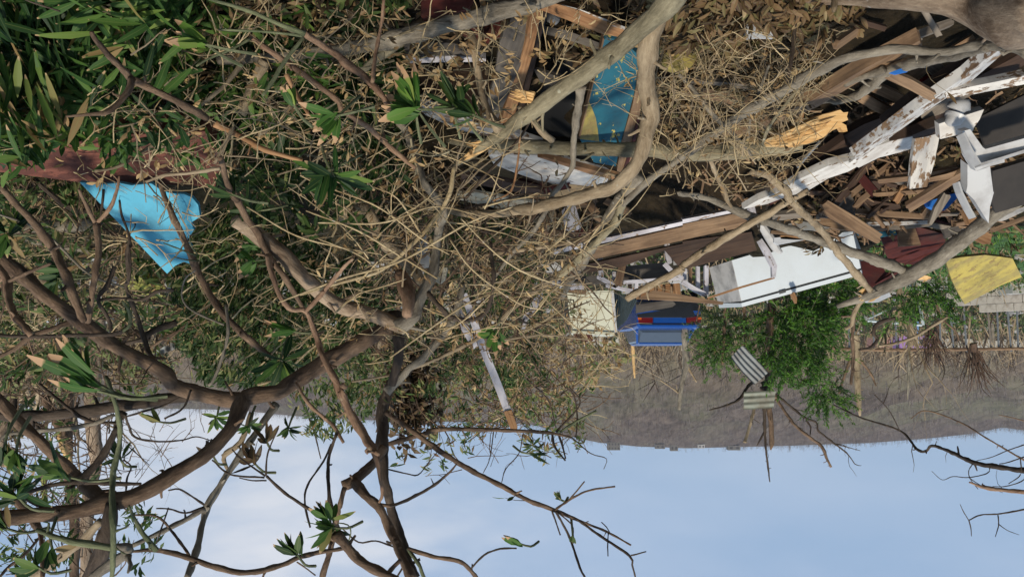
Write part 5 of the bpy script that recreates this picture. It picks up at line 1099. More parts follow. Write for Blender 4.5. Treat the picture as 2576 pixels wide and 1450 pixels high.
tree('grey_twig_branch', 'knobbly grey twig arching from the photo left edge under the dark limb', 'branch', [
 ('branch', G, 2.9, 2.9, 'g -20,450,14 50,380,24 300,350,30 500,335,34 720,290,34 860,230,24'),
 ('branch', DK, 2.9, 2.9, 'g 300,0,20 430,110,24 600,240,26 720,285,26 880,290,22'),
 ('branch', DK, 3.0, 2.9, 'g 1440,40,16 1380,180,16 1240,260,14')], 3, .2, DK)
tree('looping_branch', 'thin branch looping under the bright cloud beneath the dark limb', 'branch', [
 ('twig', DK, 3.2, 3.3, 'g 940,230,20 970,310,18 1020,400,18 1200,432,14 1380,420,12 1480,395,10 1610,430,7'),
 ('twig', DK, 3.2, 3.2, 'g 930,250,16 1100,200,16 1260,150,14 1370,90,12'),
 ('twig', DK, 3.3, 3.3, 'g 965,465,8 1050,540,8 1125,610,5'),
 ('twig', DK, 3.3, 3.3, 'g 950,800,14 960,700,14 990,620,12 930,570,10')], 2, .12, DK, 'leaf_mid')
# top right corner: near trunk and its branches
tree('corner_trunk', 'very large rough grey trunk filling the photo corner beside the pallet slats', 'tree', [
 ('trunk', 'bark_rough', 1.9, 2.9, 'c 2900,60,640 2620,60,600 2420,40,500 2250,5,400 2080,-20,310 1850,-15,230 1600,-10,160 1300,0,90 1000,-8,70 650,-25,50'),
 ('limb', G, 2.4, 3.5, 'c 2620,400,90 2450,350,90 2200,350,70 1950,395,64 1700,372,70 1500,385,70 1300,425,76 1100,490,88 900,600,90 700,720,84 450,862,78 200,1040,72 0,1180,56 b 2500,1240,50 2400,1300,52 2250,1420,50 e 2120,100,50'),
 ('limb', G, 2.5, 3.7, 'c 2300,365,60 2150,400,70 1950,440,84 1700,485,98 1560,530,90 1450,620,80 1350,700,76 1200,752,72 1080,745,64 930,800,44'),
 ('branch', G, 3.1, 3.3, 'c 1520,525,70 1400,570,56 1300,600,54 1225,640,46')], 2.0, .2, TW, 'leaf_dry')
bpy.data.objects['corner_trunk']['label'] = 'very large rough grey trunk filling the photo corner beside the pallet slats'
tree('bark_stub', 'pale brown knot stub sticking from the corner trunk edge', 'wood', [('stub', TN, 2.4, 2.4, 'c 1150,-10,60 1145,40,56 1140,85,30')])
# limbs over the fridge
tree('broken_limb', 'largest broken grey limb crossing the maroon cabinet, with a torn end near the white carton', 'branch', [
 ('trunk', G, 4.4, 6.0, 'f 2700,-70,110 2576,25,112 2350,175,114 2100,370,118 1900,520,124 1700,635,112 1500,735,90 1380,790,70 1170,862,34'),
 ('branch', G, 4.6, 5.6, 'e 2560,-10,30 f -20,12,40 150,35,44 350,115,60 520,190,70 750,262,66 1000,352,66 1250,442,76 1500,525,82 1700,600,72 1850,655,50'),
 ('branch', TN, 5.9, 6.0, 'f 1400,770,50 1340,830,40 1290,930,34 1275,1000,30 1225,1032,20')], 1.5, .3, TW)
bl = bpy.data.objects['broken_limb']
splinter('', 'f 1480,750,70 1400,775,90 1310,810,60', (5.8, 5.8), 'wood_fresh', bl, 9, spread=.6)
splinter('', 'f 1780,640,60 1850,655,50 1800,690,20', (5.5, 5.5), 'wood_fresh', bl, 7, spread=.4)
tree('leaning_pole', 'grey straight branch crossing the fridge with its broken tip at the torn limb', 'branch', [
 ('branch', TN, 4.2, 5.7, 'c 520,1300,36 620,1310,60 700,1370,62 800,1460,62 f 800,40,60 900,150,56 1040,280,50 1150,420,60 1230,520,58 1330,640,60 1420,745,40')], 2, .2, TW)
tree('bark_pole', 'pale debarked pole lying diagonally over the louvre wall towards the fridge', 'pole', [
 ('pole', TN, 5.4, 4.6, 'e 2155,805,50 2300,720,54 2576,575,58 f 0,555,58 200,420,58 500,245,60 650,160,56 800,70,50 950,-10,44')])
tree('cut_pole', 'narrow brown stripped pole standing in front of the louvre wall end', 'pole', [
 ('pole', TN, 5.2, 5.6, 'e 1600,110,34 1560,230,50 1500,440,52 1440,640,50 1380,820,50 1330,1000,40')])
tree('dry_vine', 'thin grey stick hanging from the corner limb over the litter towards the fallen log', 'branch', [
 ('stick', G, 3.0, 3.3, 'c -30,560,30 70,660,34 160,780,38 290,930,38 430,1060,30 540,1210,26'),
 ('stick', DK, 2.9, 3.0, 'c 855,20,30 845,250,34 820,450,34 785,620,24'),
 ('stick', G, 3.0, 3.3, 'c 655,490,24 580,680,26 520,850,22 495,1040,18'),
 ('stick', O_, 3.0, 3.2, 'c 895,640,22 760,810,24 650,960,28 605,1080,26 570,1210,20'),
 ('stick', TN, 3.0, 3.0, 'c 1050,60,40 960,120,40 880,200,34')], 5, .2, TW, 'leaf_dry')
tree('dry_stick', 'pale stick leaning at the white trim start below the fallen log', 'branch', [
 ('stick', TN, 4.3, 4.6, 'c 205,1195,36 270,1350,38 320,1450,38 f 335,60,34 370,115,26'),
 ('stick', DK, 4.3, 4.3, 'c 680,1150,14 740,1290,14 760,1420,12')], 4, .2, TW, 'leaf_dry')
# bare tree entering from the right edge of the photo
tree('bare_tree', 'bare dark branches reaching into the sky from the photo right edge', 'tree', [
 ('branch', DK, 5.5, 7.5, 'i 2680,640,44 2576,650,40 2400,625,38 2200,590,34 2000,500,26 1880,463,20 1840,502,20 1770,490,20 1640,350,15 1340,250,12 1140,155,8'),
 ('branch', RD, 5.2, 5.2, 'i 2700,820,34 2576,812,32 2300,782,30 2165,738,12'),
 ('branch', BR, 6, 6.5, 'i 2650,600,16 2576,570,14 2300,410,12 2100,290,12 1840,200,10 1720,260,6'),
 ('twig', DK, 5.5, 5.5, 'i 2650,930,14 2400,975,11 2250,985,10 2160,1025,9'),
 ('twig', DK, 5.5, 5.5, 'i 2160,1025,9 2175,1080,8 2180,1145,5'),
 ('twig', DK, 5.5, 5.5, 'i 2160,1025,7 2120,960,6 2095,905,4'),
 ('twig', DK, 5.5, 5.5, 'i 2380,985,9 2385,1060,8 2360,1150,5'),
 ('twig', DK, 5.5, 5.5, 'i 2380,1050,8 2450,1100,6 2540,1135,4'),
 ('twig', DK, 5.6, 5.6, 'i 2320,620,9 2300,670,8 2160,702,7 2040,695,6 1960,720,5 1880,655,4'),
 ('twig', DK, 5.6, 5.6, 'i 2190,600,8 2160,650,7 2170,710,6 2230,790,5'),
 ('twig', DK, 5.6, 5.6, 'i 2600,540,10 2450,590,8 2390,600,6'),
 ('twig', DK, 5.6, 5.6, 'i 2600,700,9 2540,740,8 2430,770,7 2340,770,5'),
 ('twig', DK, 5.6, 5.6, 'i 2580,455,9 2450,500,7 2330,550,6 2220,575,4'),
 ('twig', BR, 5.6, 5.6, 'i 2680,310,10 2520,260,9 2385,230,7'),
 ('twig', DK, 5.6, 5.6, 'i 2550,560,9 2550,680,8 2460,750,6'),
 ('twig', DK, 6.5, 6.8, 'i 1450,80,8 1560,200,8 1640,350,8')], 4, .25, DK, rt=.0025)
tree('drooping_branch', 'long thin tan branch drooping below the hillside right of the green bush', 'branch', [
 ('branch', TN, 8, 8, 'f 1480,1160,18 1600,1142,22 1750,1090,24 1900,1000,24 2000,940,20'),
 ('branch', BR, 8, 8, 'f 1200,940,16 1290,950,20 1280,1100,26 1290,1250,26 1270,1450,20'),
 ('branch', DK, 8, 8, 'f 1600,950,30 1480,990,34 1440,1060,30 1470,1110,24 1420,1170,22 1330,1190,16'),
 ('branch', BR, 8, 8, 'f 1960,960,14 2060,1050,14 2085,1120,10')], 5, .4, BR, 'leaf_mid', rt=.003)
for lab, s, u0 in (('hanging clump of brown roots left of the pipe fence', 'f 1880,1010,60 1880,1080,50', 0), ('second hanging clump of brown roots near the lilac shed', 'f 2190,1140,50 2200,1210,44', 0)):
    p, r_ = limb(s, 10, 10, False); rt_ = root('root_clump', p[0], lab, 'roots'); mb = MB(); tube(mb, p, r_, 7, .4); mb.build('root_ball', 'root_brown', rt_)
    mb = MB()
    for k in range(34):
        q = [p[1]+RNG.normal(0, .05, 3)]; d = np.array([random.uniform(-.5, .5), random.uniform(-.3, .3), 1.0])
        for i in range(5): d = d+RNG.normal(0, .16, 3); q.append(q[-1]+d/np.linalg.norm(d)*random.uniform(.05, .14))
        tube(mb, q, [.01, .008, .006, .005, .004, .002], 4, smooth=False)
    mb.build('rootlets', 'root_brown', rt_)['kind'] = 'stuff'
tree('bare_tree', 'bare forked trunk with a pale snapped tip rising just past the blue car roof', 'tree', [
 ('trunk', G, 19, 19, 'o 1722,820,15 1722,865,15 1726,914,14 1712,980,12 1708,1030,8'), ('branch', TN, 19, 19, 'o 1724,910,8 1740,940,6 1752,960,4'), ('branch', TN, 19, 19, 'o 1710,990,6 1690,975,4 1660,955,3')], 3, .8, TW, rt=.006)
tree('bare_tree', 'stripped pale trunk with hanging bark standing left of the hanging root clump', 'tree', [
 ('trunk', TN, 16, 16, 'o 2150,840,20 2153,890,20 2156,960,16 2160,1020,12 2163,1045,5'), ('branch', BR, 16, 16, 'o 2140,900,8 2125,940,7 2110,990,5'), ('branch', BR, 16, 16, 'o 2160,900,7 2190,940,6 2203,970,4')], 4, .8, BR, rt=.006)
tree('bare_tree', 'thin straight grey sapling right of the stripped pale trunk', 'tree', [('trunk', G, 16, 16, 'o 2284,830,7 2286,900,6 2284,960,5 2282,1005,3')], 6, .7, TW, rt=.005)
tree('broken_post', 'pale splintered post standing far behind the cream box', 'post', [('post', 'wood_fresh', 24, 24, 'o 1591,860,9 1593,900,9 1596,950,4')])
# bird-nest like debris clump
p = Q('h', 540, 110, 4.2); nest = root('leaf_nest', p, 'dark brown clump of matted leaves hanging beside the tall trunk', 'debris clump'); mb = MB(); n = 900
pp = p+RNG.normal(0, 1, (n, 3))*[.07, .07, .11]; leaves(mb, pp, RNG.normal(0, 1, (n, 3)), .06, .03, rnd=RNG.random(n)*.55, simple=True); mb.build('matted_leaves', 'leaf_litter', nest)['kind'] = 'stuff'
#MARK-LEAVES
# ------------------------------------------------------------------ leaf whorls (explicit)
def whorl(mb, u, v, d, n, L, W, ang, spread=35, palette=None, simple=False):
    p = P(u, v, d); L *= d/FPX; W *= d/FPX
    D = []
    for k in range(n):
        a = ang+RNG.normal(0, spread); x = vd(a); x = x+np.array([0, RNG.normal(0, .35), 0]); D.append(x)
    leaves(mb, p+RNG.normal(0, L*.06, (n, 3)), np.array(D), L*(.75+.4*RNG.random(n)), W*(.8+.4*RNG.random(n)), rnd=None if palette is None else palette[0]+(palette[1]-palette[0])*RNG.random(n), simple=simple, face=(0, -.8, .5))
def clump(name, label, mat, items, group=None, stem=True):
    """items: (u, v, d, n, length px, width px, angle, spread)"""
    u, v, d = items[0][:3]; r = root(name, P(u, v, d), label, 'leaves', group); mb = MB(); items = [(it[0], it[1], it[2]*(.86 if it[1] < 520 else 1))+tuple(it[3:]) for it in items]
    items = [it[:3]+(it[3]+3, it[4], it[5]*.8)+tuple(it[6:]) for it in items]
    for it in items: whorl(mb, *it[:8], palette=it[8] if len(it) > 8 else None)
    mb.build('leaves', mat, r, True)['kind'] = 'stuff'
    for it in items:
        st = MB(); p = P(it[0], it[1], it[2]); dv = -vd(it[6]); L = it[4]*it[2]/FPX; tube(st, [p+dv*-.01, p+dv*L*.5+[0, .02, 0], p+dv*L*1.0+[0, .08, -.02]], [.004, .005, .006], 5); st.build('stem', 'bark_green', r)
    return r
clump('leaf_spray', 'brightest green leaf spray with chewed tips beside the wardrobe', 'leaf_bright', [(1048, 273, 2.9, 7, 120, 34, 235, 22), (1052, 275, 2.88, 4, 105, 36, 175, 14), (1045, 268, 2.9, 4, 95, 30, 265, 16)])
clump('leaf_spray', 'brown tipped leaf spray right of the brightest spray', 'leaf_mid', [(1160, 280, 2.95, 6, 90, 26, 235, 26, (.2, .7)), (1140, 265, 2.95, 4, 85, 24, 260, 26, (.3, .8)), (1195, 290, 2.9, 4, 80, 24, 200, 30, (.2, .6))])
clump('leaf_spray', 'pair of fresh green leaves with torn brown ends at the photo top left', 'leaf_bright', [(520, 112, 2.6, 3, 105, 34, 188, 10), (515, 108, 2.6, 2, 90, 28, 215, 10)])
clump('leaf_spray', 'light green leaves with torn ends near the split orange branch', 'leaf_bright', [(850, 290, 2.7, 4, 85, 32, 160, 26), (740, 265, 2.7, 2, 60, 24, 240, 12), (846, 296, 2.7, 2, 80, 30, 125, 10)])
clump('leaf_spray', 'dark star of leaves right of the blue board', 'leaf_dark', [(838, 440, 3.0, 12, 95, 24, 60, 90), (820, 430, 3.0, 6, 90, 24, 150, 40)])
clump('leaf_spray', 'large out of focus green leaves hanging near the camera under the brown limb', 'leaf_bright', [(235, 960, 1.8, 6, 140, 38, 210, 10, (0, .35)), (255, 985, 1.8, 4, 130, 30, 196, 10, (.1, .5)), (225, 945, 1.8, 3, 110, 34, 228, 10, (0, .3))])
clump('leaf_spray', 'yellowish pointed leaf rosette past the tip of the blue board', 'leaf_yellow', [(420, 728, 4.5, 6, 105, 18, 200, 16), (400, 725, 4.5, 4, 80, 14, 225, 14)])
clump('leaf_spray', 'small bright green leaf tuft hanging near the cream box side of the tangle', 'leaf_bright', [(1245, 832, 3.4, 7, 60, 20, 110, 34)])
clump('leaf_spray', 'green leaf tuft pointing left beside the thin pale branch', 'leaf_bright', [(738, 834, 3.2, 5, 70, 20, 185, 22, (0, .5))])
clump('leaf_spray', 'dark green leaf star below the tuft pointing left', 'leaf_dark', [(705, 905, 3.3, 10, 80, 22, 100, 80)])
clump('leaf_spray', 'dark leaf star against the bright cloud', 'leaf_dark', [(545, 1048, 3.3, 9, 44, 14, 90, 100)])
clump('leaf_spray', 'small clipped green leaves in front of the cloud under the dark limb', 'leaf_dark', [(400, 1060, 3.2, 5, 46, 18, 190, 24)])
clump('leaf_spray', 'small dark leaf star right of the thick brown limb', 'leaf_dark', [(625, 1070, 3.3, 7, 34, 12, 90, 100)])
clump('leaf_spray', 'small olive leaf star hanging over the thin forked branch', 'leaf_mid', [(725, 1075, 3.3, 8, 36, 12, 100, 90, (0, .5))])
clump('leaf_spray', 'bunch of curled brown leaves touching the thick brown limb', 'leaf_litter', [(535, 1145, 3.0, 9, 44, 20, 250, 40, (.1, .6))])
clump('leaf_spray', 'bunch of curled brown leaves on the thin branch right of the thick brown limb', 'leaf_litter', [(640, 1165, 2.9, 9, 56, 20, 230, 36, (.1, .6)), (670, 1110, 2.9, 5, 44, 18, 250, 36, (.2, .7))])
clump('leaf_spray', 'green leaf clump with clipped ends over the long sky arc', 'leaf_dark', [(838, 1325, 2.8, 9, 62, 24, 190, 60), (830, 1310, 2.8, 6, 55, 20, 260, 30)])
clump('leaf_spray', 'olive leaf bunch hanging over the photo bottom centre left', 'leaf_mid', [(748, 1395, 2.8, 9, 62, 20, 240, 26, (.1, .6))])
clump('leaf_spray', 'two clipped dark green leaves left of the leaning tree fork', 'leaf_dark', [(170, 1198, 2.5, 5, 105, 32, 195, 16, (.3, .8))])
clump('leaf_spray', 'dark leaf cluster at the photo left edge beside the fork', 'leaf_dark', [(45, 1250, 2.4, 8, 80, 26, 230, 60), (30, 1230, 2.4, 5, 70, 26, 300, 40)])
clump('leaf_spray', 'dark round leaves hanging at the photo left edge', 'leaf_dark', [(10, 1120, 2.3, 4, 80, 30, 90, 30), (40, 1130, 2.3, 3, 60, 26, 80, 20)])
clump('leaf_spray', 'green leaves at the photo bottom left corner', 'leaf_dark', [(95, 1425, 2.5, 5, 60, 28, 220, 30), (20, 1330, 2.5, 7, 70, 16, 200, 40), (130, 1380, 2.5, 4, 56, 22, 60, 30)])
clump('leaf_spray', 'single green leaf and scrap on the tip of the lone sky twig', 'leaf_bright', [(1312, 1368, 3.2, 2, 46, 18, 200, 8, (.2, .5))])
clump('leaf_spray', 'few small leaves on the fork of the longest sky branch', 'leaf_mid', [(1410, 1255, 3.3, 6, 26, 8, 215, 24, (.2, .9)), (1440, 1345, 3.3, 3, 22, 8, 90, 30, (.2, .8))])
clump('leaf_spray', 'olive leaf fan beneath the dark limb at the photo left', 'leaf_mid', [(300, 1150, 2.8, 7, 46, 16, 250, 40, (.1, .6))])
clump('leaf_spray', 'narrow dark leaves and one green blade left of the hillside edge', 'leaf_mid', [(1335, 1140, 3.6, 3, 44, 9, 5, 10, (.1, .3)), (1340, 1120, 3.6, 8, 30, 8, 200, 60, (.3, .9))])
clump('leaf_spray', 'small green leaves over the left grass gap', 'leaf_dark', [(150, 700, 3.4, 7, 70, 20, 180, 60), (160, 680, 3.4, 4, 60, 20, 200, 30)])
clump('leaf_spray', 'green leaf cluster at the photo left edge under the red slab', 'leaf_dark', [(20, 590, 3.0, 10, 80, 24, 180, 90), (40, 560, 3.0, 5, 60, 24, 250, 60)])
clump('leaf_spray', 'leaves below the blue board right corner', 'leaf_mid', [(590, 490, 3.1, 5, 70, 20, 200, 40, (.1, .5)), (640, 530, 3.1, 5, 70, 20, 170, 60, (.1, .5))])
clump('leaf_spray', 'small greens between the hatch of narrow leaves and the curving branch', 'leaf_bright', [(650, 620, 3.3, 5, 60, 18, 190, 40, (0, .5)), (640, 655, 3.3, 4, 60, 18, 170, 40, (0, .5))])
# ------------------------------------------------------------------ region fills
def fill_leaves(mb, poly, n, d0, d1, Lpx, Wpx, ang, spread, per=6, simple=False, pal=(0, 1), surf=False, curl=.25):
    for u, v in sample(poly, n//per):
        d = dsurf(u, v, random.uniform(.02, .12)) if surf else min(random.uniform(d0, d1), dsurf(u, v, .03))
        if d > 14: continue
        a = ang+RNG.normal(0, spread); L = Lpx*d/FPX; W = Wpx*d/FPX; p = P(u, v, d); D = np.array([vd(a+RNG.normal(0, 28))+[0, RNG.normal(0, .5), 0] for _ in range(per)]); b0 = random.random()
        rn = np.clip(pal[0]+(pal[1]-pal[0])*(.55*b0+.45*RNG.random(per)), 0, 1)
        leaves(mb, p+RNG.normal(0, L*.25, (per, 3)), D, L*(.7+.5*RNG.random(per)), W*(.7+.5*RNG.random(per)), rnd=rn, simple=simple, curl=curl)
def crown(name, label, mat, fills, stems, origin, cat='foliage'):
    r = root(name, P(*origin), label, cat); mb = MB()
    for f in fills: fill_leaves(mb, *f[:8], **(f[8] if len(f) > 8 else {}))
    mb.build('leaves', mat, r, True)['kind'] = 'stuff'
    for s, a, b in stems: st = MB(); p, rr = limb(s, a, b); tube(st, p, rr, 7, .1); st.build('stem', 'bark_dark', r)
    return r
crown('leafy_crown', 'dense dark green almond-like foliage filling the photo upper left corner', 'leaf_dark', [
 ([(-60, -40), (470, -40), (480, 100), (420, 260), (300, 330), (150, 380), (-60, 380)], 1500, 2.7, 3.5, 112, 19, 245, 40),
 ([(-60, -40), (250, -40), (200, 200), (-60, 350)], 380, 2.7, 3.1, 130, 22, 245, 30, dict(pal=(0, .5))),
 ([(-60, 200), (170, 200), (180, 380), (-60, 400)], 260, 2.6, 3.0, 115, 18, 250, 22, dict(pal=(.3, 1.15))),
 ([(200, -40), (520, -40), (480, 90), (300, 130), (220, 80)], 280, 2.5, 3.0, 125, 20, 175, 40, dict(pal=(.4, 1.1))),
 ([(380, 60), (760, 40), (900, 250), (760, 330), (520, 300), (380, 200)], 460, 2.9, 3.5, 84, 16, 230, 60, dict(pal=(.2, 1.0))),
 ([(-60, 330), (520, 300), (560, 430), (380, 420), (200, 400), (-60, 420)], 200, 2.7, 3.0, 62, 18, 200, 70, dict(pal=(.1, .9))),
], [('a -40,300,20 200,350,22 500,500,24 900,560,24', 3.1, 3.2), ('a 100,-20,30 300,400,26 350,900,20', 3.0, 3.1), ('a 1100,-20,24 1000,300,22 800,500,16', 3.1, 3.2)], (150, 150, 3.2))
crown('leafy_crown', 'green foliage behind the pinkish branches between the log and the blue board', 'leaf_mid', [
 ([(560, 170), (1000, 120), (1050, 330), (980, 560), (820, 600), (560, 470), (520, 300)], 1500, 3.2, 3.9, 52, 14, 220, 90, dict(pal=(0, .8))),
 ([(500, 0), (1000, -30), (1000, 120), (560, 170)], 500, 3.1, 3.8, 46, 13, 200, 90, dict(pal=(.1, 1))),
 ([(1000, -30), (1060, -30), (1000, 100)], 60, 3.1, 3.6, 40, 12, 200, 90)
], [('b -300,700,20 100,900,20 400,1300,20', 3.6, 3.7)], (760, 360, 3.7))
crown('needle_crown', 'hatched mass of narrow bending green leaves right of the blue board', 'leaf_mid', [
 ([(430, 610), (560, 560), (660, 600), (760, 700), (900, 800), (930, 860), (740, 960), (640, 990), (500, 960), (440, 860)], 9000, 3.75, 4.8, 26, 6.5, 300, 22, dict(per=8, simple=True, pal=(.0, .95))),
 ([(500, 520), (760, 560), (960, 760), (930, 860), (700, 700)], 2200, 3.7, 4.6, 28, 7, 310, 30, dict(per=8, simple=True, pal=(.0, .7))),
 ([(700, 960), (900, 870), (1000, 900), (980, 1020), (860, 1120), (780, 1100), (740, 1010)], 1300, 3.6, 4.6, 22, 6, 260, 40, dict(per=6, simple=True, pal=(.2, 1)))
], [('d 1400,300,20 1600,700,24 1900,1100,24', 4.8, 4.9), ('d 1900,500,20 2000,900,20 2300,1200,20', 4.8, 4.9), ('d 2200,1400,20 g 2350,300,14 2420,560,8', 4.3, 4.4)], (640, 760, 5))
crown('needle_crown', 'darker mass of narrow leaves behind the central grey fork', 'leaf_mid', [
 ([(900, 480), (1300, 560), (1380, 700), (1340, 860), (1380, 960), (1240, 1000), (1000, 980), (930, 800), (880, 620)], 3800, 4.0, 5.4, 24, 6, 290, 50, dict(per=8, simple=True, pal=(0, .85))),
 ([(1240, 640), (1420, 720), (1460, 900), (1560, 920), (1450, 1040), (1250, 1060), (1150, 960)], 1000, 4.8, 6.2, 20, 6, 240, 70, dict(per=6, simple=True, pal=(.45, 1))),
 ([(930, 900), (1250, 900), (1420, 1010), (1400, 1110), (1180, 1060), (1000, 1060)], 600, 4.2, 5.6, 18, 6, 240, 70, dict(per=5, simple=True, pal=(.4, 1)))
], [('e 700,300,24 900,700,24 1100,1100,20', 5.4, 5.6)], (1150, 760, 5.4))
crown('withered_crown', 'sparse withered leaves hanging against the sky right of the tall trunk', 'leaf_mid', [
 ([(980, 970), (1130, 970), (1240, 1110), (1150, 1190), (1000, 1160), (970, 1080)], 360, 3.6, 4.4, 24, 7, 250, 60, dict(per=6, simple=True, pal=(.3, 1))),
 ([(1280, 1000), (1440, 990), (1480, 1110), (1360, 1170), (1300, 1090)], 260, 3.6, 4.4, 20, 6, 250, 60, dict(per=5, simple=True, pal=(.5, 1))),
 ([(1440, 860), (1600, 870), (1580, 940), (1450, 980)], 300, 6.0, 7.0, 18, 6, 240, 60, dict(per=6, simple=True, pal=(.6, 1)))
], [('h 640,-60,12 700,200,12 820,420,8', 4.0, 4.0), ('h 1400,-40,12 1560,120,12 1620,330,8', 4.0, 4.0)], (1060, 1050, 4))
crown('leafy_crown', 'mixed leaves and stems under the brown limbs at the photo left', 'leaf_mid', [
 ([(-60, 420), (200, 470), (380, 640), (430, 700), (420, 840), (200, 900), (-60, 1000)], 1500, 3.6, 5.0, 40, 10, 210, 80, dict(pal=(.2, 1))),
 ([(-60, 760), (200, 860), (330, 880), (440, 880), (430, 1000), (200, 1000), (-60, 1000)], 900, 4.5, 6.5, 26, 8, 250, 50, dict(simple=True, pal=(.4, 1))),
 ([(-60, 1000), (180, 1010), (240, 1140), (180, 1450), (-60, 1460)], 380, 3.2, 5.0, 34, 10, 240, 70, dict(simple=True, pal=(.1, 1))),
 ([(300, 1350), (330, 1250), (400, 1330), (380, 1450), (300, 1450)], 90, 3.4, 4.4, 30, 9, 240, 70, dict(simple=True, pal=(.1, .8)))
], [('d 300,-60,40 500,100,50 700,160,50', 4.0, 4.0), ('d 0,420,30 300,700,24 600,760,20', 4.4, 4.5), ('d 820,830,16 1000,1000,14 1100,1300,14', 5, 5)], (150, 650, 4.4))
# litter
def litter(nm, mat, fills, k='stuff', solid_=True):
    mb = MB()
    for f in fills: fill_leaves(mb, *f[:8], **(f[8] if len(f) > 8 else {}))
    return kind(mb.build(nm, mat, None, False), k)
litter('leaf_litter', 'leaf_litter', [
 ([(1600, -60), (2150, -60), (2160, 50), (2060, 110), (1900, 130), (1700, 120), (1640, 100)], 1900, 0, 0, 36, 14, 90, 180, dict(per=6, surf=True, curl=.7)),
 ([(1620, 110), (2080, 110), (2040, 260), (1950, 380), (1640, 360)], 2600, 0, 0, 17, 6, 90, 180, dict(per=6, surf=True, curl=.6)),
 ([(900, 380), (1180, 440), (1230, 540), (1560, 540), (1400, 640), (900, 640)], 2000, 0, 0, 26, 10, 90, 180, dict(per=6, surf=True, simple=True)),
 ([(-60, -60), (1620, -60), (1620, 120), (1000, 330), (-60, 600)], 3600, 0, 0, 34, 12, 90, 180, dict(per=6, surf=True, simple=True)),
 ([(1900, 300), (2620, 200), (2620, 660), (2100, 700), (1900, 560)], 1600, 0, 0, 20, 9, 90, 180, dict(per=5, surf=True, simple=True)),
])
litter('dry_leaves', 'leaf_dry', [
 ([(480, 40), (1330, 20), (1560, 60), (1250, 300), (1150, 420), (900, 480), (600, 380), (440, 250)], 560, 2.5, 3.3, 24, 9, 90, 180, dict(per=3)),
 ([(880, 400), (1180, 440), (1230, 540), (1500, 570), (1400, 760), (1280, 900), (900, 860), (700, 600)], 1000, 3.0, 4.4, 20, 6, 90, 180, dict(per=4, simple=True)),
 ([(60, 250), (560, 280), (560, 420), (200, 460), (60, 420)], 150, 2.6, 3.2, 26, 10, 90, 180, dict(per=3)),
 ([(1500, 60), (2020, 120), (2000, 480), (1700, 480), (1600, 300)], 380, 2.8, 3.6, 18, 7, 90, 180, dict(per=4, simple=True)),
 ([(1240, 640), (1500, 760), (1560, 960), (1280, 1040), (1100, 900)], 1300, 4.0, 6.0, 15, 5, 90, 180, dict(per=4, simple=True)),
 ([(300, 560), (760, 560), (940, 860), (640, 960), (420, 860)], 500, 3.8, 4.6, 16, 5, 90, 180, dict(per=4, simple=True))])
def brush(nm, mat, regs):
    """dry interlaced twigs: (polygon, n, d0, d1, length px, radius px, angle, spread)"""
    mb = MB()
    for poly, n, d0, d1, Lp, rp, ang, spr in regs:
        for u, v in sample(poly, n):
            d = min(random.uniform(d0, d1), dsurf(u, v, .04)) if d0 else dsurf(u, v, random.uniform(.02, .1))
            if d > 15: continue
            L = Lp*d/FPX*random.uniform(.3, 1.3); r = rp*d/FPX*random.uniform(.5, 1.3); p = P(u, v, d); a = ang+RNG.normal(0, spr); q = [p]; D = vd(a)+[0, RNG.normal(0, .35), 0]
            m = 5
            for k in range(m): D = D+RNG.normal(0, .16, 3); D /= np.linalg.norm(D); q.append(q[-1]+D*L/m)
            tube(mb, q, np.linspace(r, r*.4, m+1), 4, smooth=False)
            for b in range(random.randint(1, 3)):
                i = random.randint(1, m-1); E_ = D+RNG.normal(0, .7, 3); E_ /= np.linalg.norm(E_); l = L*random.uniform(.15, .4); tube(mb, [q[i], q[i]+E_*l*.5, q[i]+(E_+RNG.normal(0, .3, 3))*l], [r*.6, r*.5, r*.3], 3, smooth=False)
    return kind(mb.build(nm, mat), 'stuff')
brush('dry_twigs', 'twig_tan', [
 ([(880, 380), (1180, 430), (1230, 540), (1500, 560), (1450, 700), (1280, 880), (880, 840), (700, 620)], 120, 3.0, 3.8, 230, 2.2, 325, 40),
 ([(560, 20), (1560, 20), (1300, 300), (1150, 420), (800, 480), (440, 300)], 190, 2.5, 3.2, 160, 2.0, 300, 60),
 ([(1520, 60), (2050, 80), (2000, 480), (1660, 500)], 250, 2.8, 3.4, 150, 1.5, 290, 60),
 ([(40, 200), (560, 260), (600, 600), (440, 700), (200, 460)], 90, 2.6, 3.4, 150, 1.8, 20, 60),
 ([(-60, 560), (420, 560), (440, 800), (-60, 900)], 220, 3.6, 4.8, 150, 1.8, 190, 40),
 ([(420, 560), (960, 700), (930, 900), (640, 980), (430, 820)], 70, 3.3, 4.0, 190, 2.2, 330, 30),
 ([(1240, 640), (1560, 820), (1560, 960), (1240, 1060), (1000, 900)], 90, 3.8, 6.2, 130, 1.6, 320, 60)])
brush('brown_twigs', 'bark_tan', [([(880, 380), (1180, 430), (1230, 540), (1500, 560), (1450, 700), (1280, 880), (880, 840), (700, 620)], 90, 3.0, 3.8, 170, 2.6, 320, 60),
 ([(1600, 60), (2080, 60), (2000, 480), (1700, 480)], 120, 2.8, 3.5, 130, 2.0, 300, 60),
 ([(100, 60), (900, 60), (880, 500), (300, 420)], 60, 2.5, 3.0, 170, 2.2, 340, 60)])
